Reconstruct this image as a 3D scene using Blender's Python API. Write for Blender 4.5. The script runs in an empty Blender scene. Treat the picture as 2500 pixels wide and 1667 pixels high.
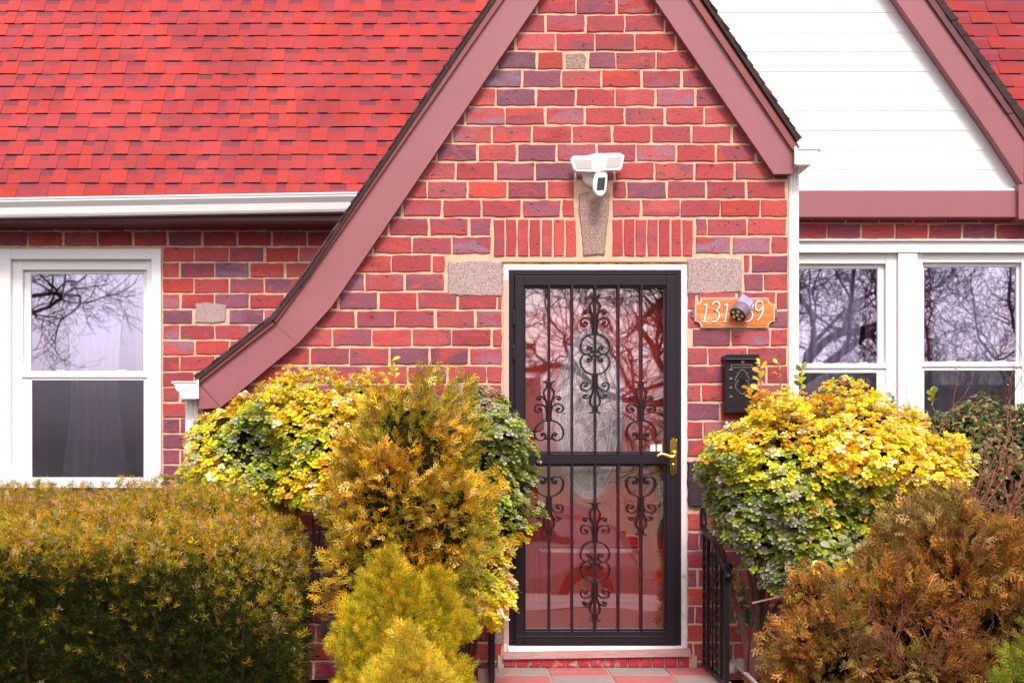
import bpy, math, random
import numpy as np
from mathutils import Vector, noise as mn
random.seed(7); RNG = np.random.default_rng(7)
C = bpy.context.scene.collection
F, CX, HY, ZC = 3472.2, 1130.0, 1097.0, 1.173
YB, YW = 7.70, 9.14          # bay wall plane, main wall plane
def X(px, Y): return (px-CX)*Y/F
def Z(py, Y): return ZC-(py-HY)*Y/F
def V(px, py, Y): return (X(px, Y), Y, Z(py, Y))
def lin(c): return tuple((v/255/12.92 if v/255 <= .04045 else ((v/255+.055)/1.055)**2.4) for v in c)
def H(r, g, b, k=.8): return tuple(v*k for v in lin((r, g, b)))

# ------------------------------------------------------------------ materials
def newmat(name):
    m = bpy.data.materials.new(name); m.use_nodes = True
    nt = m.node_tree; b = nt.nodes['Principled BSDF']
    return m, nt, b
def N(nt, t, **k):
    n = nt.nodes.new(t)
    for a, v in k.items():
        if a in n.inputs: n.inputs[a].default_value = v
        else: setattr(n, a, v)
    return n
def mat(name, col, rough=.6, metal=0, var=.12, scale=6, bump=0, bscale=60, spec=.5, coat=0, stretch=(1, 1, 1), dirt=None, dscale=3, dlo=.55, dhi=.7):
    m, nt, b = newmat(name); L = nt.links.new
    tc = N(nt, 'ShaderNodeTexCoord'); mp = N(nt, 'ShaderNodeMapping'); mp.inputs['Scale'].default_value = stretch
    L(tc.outputs['Object'], mp.inputs['Vector'])
    nz = N(nt, 'ShaderNodeTexNoise', Scale=scale, Detail=6.0, Roughness=.65); L(mp.outputs[0], nz.inputs['Vector'])
    mr = N(nt, 'ShaderNodeMapRange'); mr.inputs[1].default_value = .3; mr.inputs[2].default_value = .7
    mr.inputs[3].default_value = 1-var; mr.inputs[4].default_value = 1+var; L(nz.outputs[0], mr.inputs[0])
    mx = N(nt, 'ShaderNodeVectorMath', operation='MULTIPLY'); mx.inputs[0].default_value = col[:3]
    L(mr.outputs[0], mx.inputs[1])
    out = mx.outputs[0]
    if dirt:
        n2 = N(nt, 'ShaderNodeTexNoise', Scale=dscale, Detail=8.0, Roughness=.7); L(mp.outputs[0], n2.inputs['Vector'])
        r2 = N(nt, 'ShaderNodeMapRange'); r2.inputs[1].default_value = dlo; r2.inputs[2].default_value = dhi; L(n2.outputs[0], r2.inputs[0])
        mi = N(nt, 'ShaderNodeMix', data_type='RGBA'); L(r2.outputs[0], mi.inputs[0]); L(out, mi.inputs[6]); mi.inputs[7].default_value = (*dirt, 1)
        out = mi.outputs[2]
    L(out, b.inputs['Base Color'])
    b.inputs['Roughness'].default_value = rough; b.inputs['Metallic'].default_value = metal
    b.inputs['Specular IOR Level'].default_value = spec; b.inputs['Coat Weight'].default_value = coat
    if bump:
        n3 = N(nt, 'ShaderNodeTexNoise', Scale=bscale, Detail=5.0); L(mp.outputs[0], n3.inputs['Vector'])
        bp = N(nt, 'ShaderNodeBump', Strength=bump, Distance=.004); L(n3.outputs[0], bp.inputs['Height']); L(bp.outputs[0], b.inputs['Normal'])
    return m
def leafmat(name, rough=.45, trans=.3, spec=.5):
    m, nt, b = newmat(name); L = nt.links.new
    a = N(nt, 'ShaderNodeAttribute', attribute_name='col')
    L(a.outputs['Color'], b.inputs['Base Color']); b.inputs['Roughness'].default_value = rough; b.inputs['Specular IOR Level'].default_value = spec
    t = N(nt, 'ShaderNodeBsdfTranslucent'); L(a.outputs['Color'], t.inputs['Color'])
    mx = N(nt, 'ShaderNodeMixShader'); mx.inputs[0].default_value = trans
    L(b.outputs[0], mx.inputs[1]); L(t.outputs[0], mx.inputs[2]); L(mx.outputs[0], nt.nodes['Material Output'].inputs[0])
    return m
def brickmat():
    m, nt, b = newmat('brick'); L = nt.links.new
    a = N(nt, 'ShaderNodeAttribute', attribute_name='col'); a2 = N(nt, 'ShaderNodeAttribute', attribute_name='col2')
    tc = N(nt, 'ShaderNodeTexCoord'); mp = N(nt, 'ShaderNodeMapping'); mp.inputs['Scale'].default_value = (1, 1, 2.2); L(tc.outputs['Object'], mp.inputs['Vector'])
    n1 = N(nt, 'ShaderNodeTexNoise', Scale=5.5, Detail=3.0, Roughness=.5, Distortion=.9); L(mp.outputs[0], n1.inputs['Vector'])
    r1 = N(nt, 'ShaderNodeMapRange'); r1.inputs[1].default_value = .40; r1.inputs[2].default_value = .70; L(n1.outputs[0], r1.inputs[0])
    m1 = N(nt, 'ShaderNodeMix', data_type='RGBA'); L(r1.outputs[0], m1.inputs[0]); L(a.outputs['Color'], m1.inputs[6]); L(a2.outputs['Color'], m1.inputs[7])
    n2 = N(nt, 'ShaderNodeTexNoise', Scale=55.0, Detail=6.0, Roughness=.7); L(mp.outputs[0], n2.inputs['Vector'])
    r2 = N(nt, 'ShaderNodeMapRange'); r2.inputs[1].default_value = .25; r2.inputs[2].default_value = .75; r2.inputs[3].default_value = .66; r2.inputs[4].default_value = 1.3; L(n2.outputs[0], r2.inputs[0])
    mm = N(nt, 'ShaderNodeVectorMath', operation='MULTIPLY'); L(m1.outputs[2], mm.inputs[0]); L(r2.outputs[0], mm.inputs[1])
    # orange burn patches
    n5 = N(nt, 'ShaderNodeTexNoise', Scale=5.0, Detail=4.0, Distortion=1.5); mp2 = N(nt, 'ShaderNodeMapping'); mp2.inputs['Location'].default_value = (13, 5, 7); L(mp.outputs[0], mp2.inputs['Vector']); L(mp2.outputs[0], n5.inputs['Vector'])
    r5 = N(nt, 'ShaderNodeMapRange'); r5.inputs[1].default_value = .58; r5.inputs[2].default_value = .68; r5.inputs[4].default_value = .6; L(n5.outputs[0], r5.inputs[0])
    m5 = N(nt, 'ShaderNodeMix', data_type='RGBA'); L(r5.outputs[0], m5.inputs[0]); L(mm.outputs[0], m5.inputs[6]); m5.inputs[7].default_value = (*H(222, 78, 58), 1)
    # pits
    n3 = N(nt, 'ShaderNodeTexNoise', Scale=28.0, Detail=2.0); L(mp.outputs[0], n3.inputs['Vector'])
    r3 = N(nt, 'ShaderNodeMapRange'); r3.inputs[1].default_value = .67; r3.inputs[2].default_value = .72; L(n3.outputs[0], r3.inputs[0])
    m3 = N(nt, 'ShaderNodeMix', data_type='RGBA'); L(r3.outputs[0], m3.inputs[0]); L(m5.outputs[2], m3.inputs[6]); m3.inputs[7].default_value = (.06, .02, .03, 1)
    L(m3.outputs[2], b.inputs['Base Color']); b.inputs['Roughness'].default_value = .7
    bp = N(nt, 'ShaderNodeBump', Strength=.55, Distance=.006); L(n2.outputs[0], bp.inputs['Height']); L(bp.outputs[0], b.inputs['Normal'])
    return m
def shinglemat(name='asphalt_shingle'):
    m, nt, b = newmat(name); L = nt.links.new
    a = N(nt, 'ShaderNodeAttribute', attribute_name='col'); tc = N(nt, 'ShaderNodeTexCoord')
    n = N(nt, 'ShaderNodeTexNoise', Scale=120.0, Detail=5.0, Roughness=.85); L(tc.outputs['Object'], n.inputs['Vector'])
    r = N(nt, 'ShaderNodeMapRange'); r.inputs[1].default_value = .3; r.inputs[2].default_value = .7; r.inputs[3].default_value = .7; r.inputs[4].default_value = 1.35; L(n.outputs[0], r.inputs[0])
    n2 = N(nt, 'ShaderNodeTexNoise', Scale=2.2, Detail=4.0); L(tc.outputs['Object'], n2.inputs['Vector'])
    r2 = N(nt, 'ShaderNodeMapRange'); r2.inputs[1].default_value = .3; r2.inputs[2].default_value = .7; r2.inputs[3].default_value = .84; r2.inputs[4].default_value = 1.14; L(n2.outputs[0], r2.inputs[0])
    q = N(nt, 'ShaderNodeMath', operation='MULTIPLY'); L(r.outputs[0], q.inputs[0]); L(r2.outputs[0], q.inputs[1])
    mm = N(nt, 'ShaderNodeVectorMath', operation='MULTIPLY'); L(a.outputs['Color'], mm.inputs[0]); L(q.outputs[0], mm.inputs[1])
    L(mm.outputs[0], b.inputs['Base Color']); b.inputs['Roughness'].default_value = .9; b.inputs['Specular IOR Level'].default_value = .2
    bp = N(nt, 'ShaderNodeBump', Strength=.4, Distance=.002); L(n.outputs[0], bp.inputs['Height']); L(bp.outputs[0], b.inputs['Normal'])
    return m
def glassmat(name, fac, tint, wob=0.0):
    m, nt, b = newmat(name); nt.nodes.remove(b); L = nt.links.new
    t = N(nt, 'ShaderNodeBsdfTransparent'); g = N(nt, 'ShaderNodeBsdfGlossy'); g.inputs['Roughness'].default_value = 0.0
    g.inputs['Color'].default_value = (*tint, 1)
    if wob:
        tc = N(nt, 'ShaderNodeTexCoord'); n = N(nt, 'ShaderNodeTexNoise', Scale=2.5, Detail=1.0); L(tc.outputs['Object'], n.inputs['Vector'])
        bp = N(nt, 'ShaderNodeBump', Strength=wob, Distance=.05); L(n.outputs[0], bp.inputs['Height']); L(bp.outputs[0], g.inputs['Normal'])
    x = N(nt, 'ShaderNodeMixShader'); x.inputs[0].default_value = fac
    L(t.outputs[0], x.inputs[1]); L(g.outputs[0], x.inputs[2]); L(x.outputs[0], nt.nodes['Material Output'].inputs[0])
    return m
def screenmat():
    m, nt, b = newmat('insect_screen'); L = nt.links.new
    b.inputs['Base Color'].default_value = (.010, .006, .012, 1); b.inputs['Roughness'].default_value = .6
    t = N(nt, 'ShaderNodeBsdfTransparent'); x = N(nt, 'ShaderNodeMixShader'); x.inputs[0].default_value = .60
    L(t.outputs[0], x.inputs[1]); L(b.outputs[0], x.inputs[2]); L(x.outputs[0], nt.nodes['Material Output'].inputs[0])
    return m
M = dict(
 brick=brickmat(), shingle=shinglemat(),
 mortar=mat('mortar', H(238, 200, 168), .95, var=.16, scale=30, bump=.8, bscale=220, dirt=H(226, 178, 146), dscale=9),
 fascia=mat('maroon_aluminium', H(166, 100, 106), .42, var=.05, scale=3, dirt=H(160, 92, 96), dscale=1.6, dlo=.5, dhi=.8),
 drip=mat('maroon_drip_edge', H(150, 72, 66), .4, var=.05),
 dark_trim=mat('dark_brown_trim', H(110, 54, 60), .5, var=.08),
 asphalt_edge=mat('shingle_edge', H(70, 52, 52), .95, var=.4, scale=60, bump=1, bscale=150),
 white=mat('white_vinyl', (.84, .83, .85), .35, var=.012, scale=2),
 white_metal=mat('white_painted_aluminium', (.86, .84, .86), .3, var=.03, scale=5, dirt=H(236, 222, 216), dscale=2, dlo=.6, dhi=.9),
 casing=mat('weathered_white_paint', (.74, .70, .72), .55, var=.06, scale=20, bump=.3, dirt=H(190, 150, 150), dscale=12, dlo=.6, dhi=.72),
 tan=mat('tan_wood', H(228, 184, 160), .6, var=.08),
 ochre=mat('ochre_caulk', H(218, 164, 84), .8, var=.25, scale=30, dirt=H(150, 100, 90), dscale=18, dlo=.5, dhi=.6),
 black=mat('black_brown_metal', (.014, .007, .013), .45, var=.15, scale=8, spec=.3),
 iron=mat('wrought_iron', (.008, .005, .007), .42, var=.3, scale=40, bump=.3, bscale=120, spec=.35),
 stone=mat('granite', H(200, 172, 168), .9, var=.3, scale=130, bump=1, bscale=70, dirt=H(110, 86, 92), dscale=170, dlo=.52, dhi=.6),
 stone_b=mat('brown_granite', H(184, 154, 142), .9, var=.3, scale=110, bump=1, bscale=70, dirt=H(122, 94, 88), dscale=150, dlo=.5, dhi=.6),
 stone_d=mat('dark_rock', H(62, 42, 54), .8, var=.3, scale=30, bump=1, bscale=30),
 wood=mat('red_stained_wood', H(196, 56, 32), .35, var=.22, scale=5, stretch=(6, 6, .7), coat=.3),
 wood_t=mat('red_stained_trim', H(200, 66, 68), .35, var=.1, scale=8),
 sill=mat('weathered_sill_wood', H(205, 158, 156), .75, var=.2, scale=14, stretch=(1, 6, 8), bump=.4, dirt=H(120, 76, 80), dscale=30, dlo=.63, dhi=.7),
 brass=mat('polished_brass', (.86, .58, .16), .2, metal=1, var=.08),
 oldbrass=mat('tarnished_brass', (.32, .22, .11), .35, metal=1, var=.2),
 signwood=mat('orange_sign_wood', H(238, 126, 42), .5, var=.14, scale=5, stretch=(1, 1, 12), dirt=H(248, 196, 160), dscale=2.5, dlo=.52, dhi=.66),
 signedge=mat('pale_worn_edge', H(236, 188, 158), .6, var=.15, scale=30),
 digit=mat('white_digit', (.75, .73, .70), .4, var=.04), digit_e=mat('digit_edge', (.05, .04, .04), .5),
 grey=mat('grey_plastic', H(136, 116, 132), .4, var=.05), panel=mat('solar_panel', H(176, 164, 206), .18, var=.05),
 led=mat('led_lens', (.75, .68, .45), .2), plast=mat('white_plastic', (.84, .82, .83), .3, var=.01),
 lamp=mat('lamp_diffuser', (.50, .45, .46), .25, var=.02), lens=mat('black_lens', (.012, .01, .01), .08),
 tile_g=mat('grey_tile', H(176, 160, 154), .6, var=.1, scale=9, bump=.3, dirt=H(170, 148, 130), dscale=6),
 tile_p=mat('pink_tile', H(206, 118, 118), .6, var=.12, scale=8, bump=.3, dirt=H(206, 160, 156), dscale=7),
 grout=mat('grout', H(216, 178, 158), .9, var=.15),
 redbrick=mat('painted_red_brick', H(184, 40, 58), .6, var=.3, scale=22, bump=.8, dirt=H(214, 160, 146), dscale=16, dlo=.56, dhi=.66),
 soil=mat('soil', (.055, .035, .025), .95, var=.4, scale=14, bump=1, bscale=40, dirt=(.12, .075, .045), dscale=25),
 lawn=mat('lawn', (.06, .08, .025), .95, var=.4, scale=5, bump=1, bscale=80, dirt=(.13, .11, .05), dscale=1.5),
 concrete=mat('concrete', (.18, .16, .15), .85, var=.1, scale=4, bump=.3), asphalt=mat('asphalt', (.06, .057, .06), .9, var=.2, scale=20, bump=.4),
 bark=mat('bark', H(108, 70, 64), .9, var=.35, scale=30, stretch=(1, 1, .3), bump=1, bscale=60),
 darkbark=mat('dark_bark', (.055, .038, .036), .95, var=.3, scale=20),
 twig=mat('grey_brown_twig', H(168, 120, 110), .8, var=.3, scale=30), redtwig=mat('red_brown_cane', H(142, 82, 70), .7, var=.35, scale=20),
 inner=mat('shade_core', (.020, .017, .006), 1, var=.4, scale=20, spec=.0),  # near-black filler, shade inside the foliage put into the colour
 curtain=mat('sheer_curtain', (.66, .60, .76), .9, var=.06, scale=3), drape=mat('maroon_drape', (.26, .06, .16), .9, var=.2, scale=4, stretch=(8, 8, 1)),
 room=mat('dark_room', (.05, .035, .05), .9),
 glass=glassmat('window_glass', .42, (.80, .74, 1.0)), dglass=glassmat('storm_door_glass', .27, (.96, .78, .86), .05), screen=screenmat(),
 frost=mat('frosted_glass', H(186, 176, 186), .3, var=.1, scale=12), came=mat('pale_caming', H(255, 246, 246, .95), .3, var=.1),
 paint=mat('silver_car_paint', (.40, .38, .40), .25, metal=.3, coat=.8, var=.01), rubber=mat('tyre_rubber', (.02, .02, .02), .8), rim=mat('alloy_rim', (.5, .5, .52), .3, metal=.8),
 carglass=mat('car_glass', (.015, .015, .02), .05), tail=mat('tail_light', (.55, .01, .02), .15), hose=mat('grey_hose', H(196, 188, 190), .5), rock=mat('garden_rock', H(170, 120, 60), .9, var=.3, scale=12, bump=1, bscale=30),
 rag=mat('pale_rag', H(196, 168, 160), .9, var=.25, scale=25), farbrick=mat('dull_red_brick', (.24, .06, .06), .9, var=.2, scale=9), farroof=mat('dark_roof', (.09, .06, .06), .9, var=.2),
 leaf=leafmat('broad_leaf', .36, .28, .5), needle=leafmat('needle', .8, .2, .1), berry=mat('orange_berry', H(226, 92, 44), .35),
 deadleaf=leafmat('dead_leaf', .7, .2),
)

# ------------------------------------------------------------------ mesh builder
def tag(o, label=None, cat=None, group=None, kind=None):
    if label: o['label'] = label
    if cat: o['category'] = cat
    if group: o['group'] = group
    if kind: o['kind'] = kind
    return o
def empty(name, loc, label, cat, group=None):
    o = bpy.data.objects.new(name, None); o.empty_display_size = .1; C.objects.link(o); o.location = loc
    return tag(o, label, cat, group)
def origin(o):
    p = Vector((0, 0, 0))
    while o: p += o.location; o = o.parent
    return p
class MB:
    def __init__(s): s.v = []; s.f = []; s.m = []; s.c = []; s.c2 = []; s.mi = 0; s.col = (1, 1, 1); s.col2 = (1, 1, 1)
    def face(s, idx): s.f.append(tuple(idx)); s.m.append(s.mi); s.c.append(s.col); s.c2.append(s.col2)
    def poly(s, pts): i = len(s.v); s.v += [tuple(p) for p in pts]; s.face(range(i, i+len(pts)))
    def box(s, x0, x1, y0, y1, z0, z1):
        i = len(s.v); s.v += [(x, y, z) for z in (z0, z1) for y in (y0, y1) for x in (x0, x1)]
        for q in ((0, 2, 3, 1), (4, 5, 7, 6), (0, 1, 5, 4), (2, 6, 7, 3), (0, 4, 6, 2), (1, 3, 7, 5)): s.face([i+k for k in q])
        return s
    def pbox(s, a, b, c, d, Y, y0, y1):      # box from photo-plane pixels a..c, b..d at depth Y
        return s.box(X(a, Y), X(c, Y), y0, y1, Z(d, Y), Z(b, Y))
    def prism(s, pts, y0, y1):               # pts (x,z), extruded in y
        n = len(pts); i = len(s.v)
        s.v += [(x, y0, z) for x, z in pts]+[(x, y1, z) for x, z in pts]
        s.face([i+k for k in range(n)]); s.face([i+n+k for k in reversed(range(n))])
        for k in range(n): s.face([i+k, i+(k+1) % n, i+n+(k+1) % n, i+n+k])
        return s
    def pprism(s, pts, Y, y0, y1): return s.prism([(X(a, Y), Z(b, Y)) for a, b in pts], y0, y1)
    def sweepx(s, prof, x0, x1, dz0=0, dz1=0):   # prof (y,z) swept along x
        n = len(prof); i = len(s.v)
        s.v += [(x0, y, z+dz0) for y, z in prof]+[(x1, y, z+dz1) for y, z in prof]
        for k in range(n): s.face([i+k, i+(k+1) % n, i+n+(k+1) % n, i+n+k])
        s.face([i+k for k in reversed(range(n))]); s.face([i+n+k for k in range(n)])
        return s
    def tube(s, pts, r, n=6, flat=1.0):
        pts = [Vector(p) for p in pts]; m = len(pts)
        if not hasattr(r, '__len__'): r = [r]*m
        i0 = len(s.v); nrm = None
        for k, p in enumerate(pts):
            t = (pts[min(k+1, m-1)]-pts[max(k-1, 0)])
            if t.length < 1e-9: t = Vector((0, 0, 1))
            t.normalize()
            if nrm is None: nrm = t.orthogonal().normalized()
            nrm = (nrm-t*nrm.dot(t)); nrm = nrm.normalized() if nrm.length > 1e-6 else t.orthogonal().normalized()
            b = t.cross(nrm)
            for j in range(n):
                a = 2*math.pi*j/n; s.v.append(tuple(p+(nrm*math.cos(a)+b*math.sin(a)*flat)*r[k]))
        for k in range(m-1):
            for j in range(n):
                a = i0+k*n+j; b_ = i0+k*n+(j+1) % n; s.face([a, b_, b_+n, a+n])
        s.face([i0+j for j in reversed(range(n))]); s.face([i0+(m-1)*n+j for j in range(n)])
        return s
    def ball(s, c, r, seg=10, rings=7):
        rx, ry, rz = r if hasattr(r, '__len__') else (r, r, r); i = len(s.v)
        for a in range(rings+1):
            th = math.pi*a/rings
            for b in range(seg):
                ph = 2*math.pi*b/seg; s.v.append((c[0]+rx*math.sin(th)*math.cos(ph), c[1]+ry*math.sin(th)*math.sin(ph), c[2]+rz*math.cos(th)))
        for a in range(rings):
            for b in range(seg):
                s.face([i+a*seg+b, i+(a+1)*seg+b, i+(a+1)*seg+(b+1) % seg, i+a*seg+(b+1) % seg])
        return s
    def disc(s, c, r, y0, y1, seg=20, rz=None):
        return s.prism([(c[0]+r*math.cos(2*math.pi*k/seg), c[1]+(rz or r)*math.sin(2*math.pi*k/seg)) for k in range(seg)], y0, y1)
    def build(s, name, mats, parent=None, smooth=False, bev=0, loc=None, label=None, attr=False):
        me = bpy.data.meshes.new(name); off = origin(parent) if parent else Vector(loc or (0, 0, 0))
        v = np.array(s.v, dtype=float)-np.array(off)
        me.from_pydata(v.tolist(), [], s.f)
        for m in (mats if isinstance(mats, (list, tuple)) else [mats]): me.materials.append(m)
        me.polygons.foreach_set('material_index', s.m)
        if attr:
            cnt = np.array([len(f) for f in s.f])
            for nm, cc in (('col', s.c), ('col2', s.c2)):
                a = me.color_attributes.new(nm, 'FLOAT_COLOR', 'CORNER')
                arr = np.ones((cnt.sum(), 4)); arr[:, :3] = np.repeat(np.array(cc), cnt, axis=0); a.data.foreach_set('color', arr.ravel())
        if smooth: me.polygons.foreach_set('use_smooth', [True]*len(s.f))
        me.validate(); me.update()
        o = bpy.data.objects.new(name, me); C.objects.link(o)
        if parent: o.parent = parent
        else: o.location = off
        if bev:
            b = o.modifiers.new('bevel', 'BEVEL'); b.width = bev; b.segments = 2; b.limit_method = 'ANGLE'; b.angle_limit = .6
        if label: o['label'] = label
        return o

# ------------------------------------------------------------------ brick work
RED = [H(202, 76, 76), H(190, 68, 72), H(208, 84, 80), H(182, 64, 70), H(208, 92, 88), H(198, 68, 66), H(176, 70, 80)]
PUR = [H(156, 78, 96), H(144, 72, 92), H(166, 88, 106), H(138, 82, 102)]
ORG = [H(216, 72, 52), H(206, 70, 48), H(222, 82, 70)]
def brickcol():
    r = random.random(); base = random.choice(RED if r < .68 else PUR if r < .9 else ORG)
    k = random.uniform(.74, 1.02); c = tuple(v*k for v in base)
    c2 = random.choice(PUR if random.random() < .62 else RED)
    if random.random() < .16: c2 = H(156, 122, 146)
    return c, c2
def brick(mb, x0, x1, z0, z1, yf, proud=.006, col=None):
    if x1-x0 < .012 or z1-z0 < .012: return
    mb.mi = 1; c, c2 = brickcol() if col is None else col
    mb.col, mb.col2 = c, c2
    g = random.uniform(-.0018, .0018)
    nx = max(2, int((x1-x0)/.035)); nz = 2
    j = lambda a=.0030: random.uniform(-a, a)
    ring = []
    for k in range(nx): ring.append((x0+(x1-x0)*k/nx, z0))
    for k in range(nz): ring.append((x1, z0+(z1-z0)*k/nz))
    for k in range(nx): ring.append((x1-(x1-x0)*k/nx, z1))
    for k in range(nz): ring.append((x0, z1-(z1-z0)*k/nz))
    n = len(ring); i = len(mb.v); cx, cz = (x0+x1)/2, (z0+z1)/2; p = proud+random.uniform(-.002, .0025)
    o1 = [(x+j(), z+j()+g) for x, z in ring]
    mb.v += [(x, yf+.003, z) for x, z in o1]
    e = .0035
    mb.v += [(x, yf-p*.55, z) for x, z in o1]
    mb.v += [(x-math.copysign(min(e, abs(x-cx)), x-cx), yf-p, z-math.copysign(e, z-cz)) for x, z in o1]
    for k in range(n):
        l = (k+1) % n
        mb.face([i+k, i+l, i+n+l, i+n+k]); mb.face([i+n+k, i+n+l, i+2*n+l, i+2*n+k])
    mb.face([i+2*n+k for k in range(n)])
def sub(iv, a, b):
    out = []
    for x0, x1 in iv:
        if b <= x0 or a >= x1: out.append((x0, x1)); continue
        if a > x0: out.append((x0, a))
        if b < x1: out.append((b, x1))
    return out
def brick_wall(name, Y, row0, rowp, nrows, pitch, phase, ext, holes, stones, parent, bj=.0128, thick=.2, extra=None, headers=()):
    """ext(k,y0,y1)->(xa,xb) px; holes: px rects cut through; stones: px rects free of bricks"""
    mb = MB(); s = Y/F
    for k in range(nrows):
        y0 = row0+rowp*k; y1 = y0+rowp; e = ext(k, y0, y1)
        if not e: continue
        iv = [e]
        cuts = sorted({y0, y1, *[h[1] for h in holes if y0 < h[1] < y1], *[h[3] for h in holes if y0 < h[3] < y1]})
        for ya, yb in zip(cuts, cuts[1:]):
            ivm = [e]
            for h in holes:
                if h[1] < yb-.01 and h[3] > ya+.01: ivm = sub(ivm, h[0], h[2])
            mb.mi = 0; mb.col = mb.col2 = (1, 1, 1)
            for a, b in ivm: mb.pbox(a, ya, b, yb, Y, Y, Y+thick)
        for h in list(holes)+list(stones):
            if min(h[3], y1)-max(h[1], y0) > (4 if h in holes else rowp*.5 if Y > 8 else 12):
                g = 1.5 if h in holes else 2.5
                iv = sub(iv, h[0]-g, h[2]+g)
        ph = phase[k % len(phase)] if isinstance(phase, list) else phase(k)
        m = bj/s/2
        for a, b in iv:
            x = ph+math.floor((a-ph)/pitch)*pitch
            while x < b:
                xa, xb = max(a, x), min(b, x+pitch)
                jt = random.uniform(-2, 2)
                if xb-xa > 9: brick(mb, X(xa+m+(jt if x > a else 0), Y), X(xb-m, Y), Z(y1-m, Y), Z(y0+m, Y), Y)
                x += pitch
    if extra: extra(mb)
    return mb.build(name, [M['mortar'], M['brick']], parent, attr=True)

house = empty('brick_house', (0, 9.0, -.1), 'red brick cottage with a steep front gable, red shingle roof and white siding', 'house')

# gable outline of the bay (middle of the rake boards, px)
LR = [(1458, -250), (1272, 0), (832, 648), (770, 720), (700, 812), (512, 960)]
RR = [(1458, -250), (1643, 0), (1914, 400)]
def interp(pts, y):
    for (xa, ya), (xb, yb) in zip(pts, pts[1:]):
        if ya <= y <= yb: return xa+(xb-xa)*(y-ya)/(yb-ya)
    return None
def bay_ext(k, y0, y1):
    y = (y0+y1)/2
    if y1 < -250: return None
    yy = max(y, -249); l = interp(LR, yy) if yy < 960 else 489
    r = interp(RR, yy) if yy < 400 else 1925
    if l is None: l = 489
    if r is None: r = 1925
    return (max(l, 489), min(r, 1925)) if y > 400 else (l, r)
ROW0 = 36-45.05*6
ph = [1300, 1345, 1310, 1350, 1290, 1331.7, 1331.7, 1356.4, 1310.4, 1274, 1211, 1233.9, 1202, 1164.5, 1112.6, 1141.6, 1078.6, 1046.7, 1007, 956.5, 988.6, 1020, 965, 1006.6, 951, 898, 935, 980, 940, 985, 930, 890, 935, 975, 930, 975, 925, 970, 920, 965, 915, 960]
ph = ph[:5]+[1310]+ph[6:]
door_hole = (1229, 634, 1675, 1612)
stones = [(1406, 468, 1492, 632), (1091, 634, 1229, 722), (1675, 628, 1812, 719), (1378, 129, 1434, 170), (1676, 1122, 1748, 1238), (1200, 1490, 1229, 1575), (1203, 534, 1408, 632), (1490, 534, 1694, 632)]
def soldiers(mb):
    for a, b in ((1204, 1408), (1493, 1693)):
        n = 7; w = (b-a)/n
        for k in range(n):
            c = random.choice(RED[:4]); brick(mb, X(a+w*k+2.3, YB), X(a+w*(k+1)-2.3, YB), Z(626, YB), Z(537, YB), YB, col=(c, random.choice(RED+[PUR[0]])))
brick_wall('wall', YB, ROW0, 45.05, 42, 97.2, ph, bay_ext, [door_hole], stones, house, extra=soldiers)
lw = (2, 609, 395, 1182)
brick_wall('wall', YW, 564.8-37.95*2, 37.95, 30, 85, lambda k: (154 if k == 2 else 475.4 if k % 2 else 439.7),
           lambda k, y0, y1: (-420, 1000), [lw], [(474, 737, 556, 791)], house)
rw = (1948, 590, 2530, 1160)
brick_wall('wall', YW, 546.6-37.95*2, 37.95, 30, 82, lambda k: (2063.6 if k % 2 else 2020), lambda k, y0, y1: (1840, 3010), [rw], [], house)
# plain returns and body behind
mb = MB()
mb.box(X(489, YB), X(489, YB)+.2, YB+.2, YW, -.4, 1.5).box(X(1925, YB)-.2, X(1925, YB), YB+.2, YW, -.4, 2.6)
mb.box(-4.2, 5.06, 12.4, 12.6, -.4, 3.0).box(-4.2, -4.08, YW+.2, 12.4, -.4, 2.8).box(4.94, 5.06, YW+.2, 12.4, -.4, 2.8)
mb.build('wall', M['farbrick'], house, label='plain brick side and back walls')
mb = MB(); mb.box(-4.0, 4.8, 11.5, 11.55, -.3, 2.7).box(-4.0, 4.8, YW+.25, 11.5, 2.72, 2.76).box(-4.0, 4.8, YW+.25, 11.5, -.32, -.28); mb.box(-.6, -.55, YW+.25, 11.5, -.28, 2.72).box(1.4, 1.45, YW+.25, 11.5, -.28, 2.72)
mb.build('interior_wall', M['room'], house)

# stones ------------------------------------------------------------
def rough_stone(name, pts, Y, m, proud=.012, amp=1.6, label=None):
    mb = MB(); out = []
    for k in range(len(pts)):
        a, b = pts[k], pts[(k+1) % len(pts)]; n = max(2, int(math.hypot(a[0]-b[0], a[1]-b[1])/9))
        for q in range(n): out.append((a[0]+(b[0]-a[0])*q/n+random.uniform(-amp, amp), a[1]+(b[1]-a[1])*q/n+random.uniform(-amp, amp)))
    cx = sum(p[0] for p in out)/len(out); cy = sum(p[1] for p in out)/len(out); n = len(out)
    rings = [(1, -.0), (1, proud*.5), (.95, proud)]
    for sc, d in rings:
        for a, b in out:
            q = cx+(a-cx)*sc, cy+(b-cy)*sc
            mb.v.append((X(q[0], Y), Y+.004-d-(0), Z(q[1], Y)))
    for r in range(len(rings)-1):
        for k in range(n): l = (k+1) % n; mb.face([r*n+k, r*n+l, (r+1)*n+l, (r+1)*n+k])
    mb.face([(len(rings)-1)*n+k for k in range(n)])
    o = mb.build(name, m, house, label=label); return o
rough_stone('keystone', [(1413, 472), (1440, 468), (1470, 469), (1488, 474), (1487, 520), (1479, 580), (1476, 624), (1424, 626), (1420, 570), (1412, 510)], YB, M['stone_b'], .016, 1.2, 'tapered brown keystone')
rough_stone('stone_block', [(1093, 640), (1160, 637), (1227, 640), (1227, 722), (1160, 724), (1094, 720)], YB, M['stone'], .014, label='pale granite block left of the door head')
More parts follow.
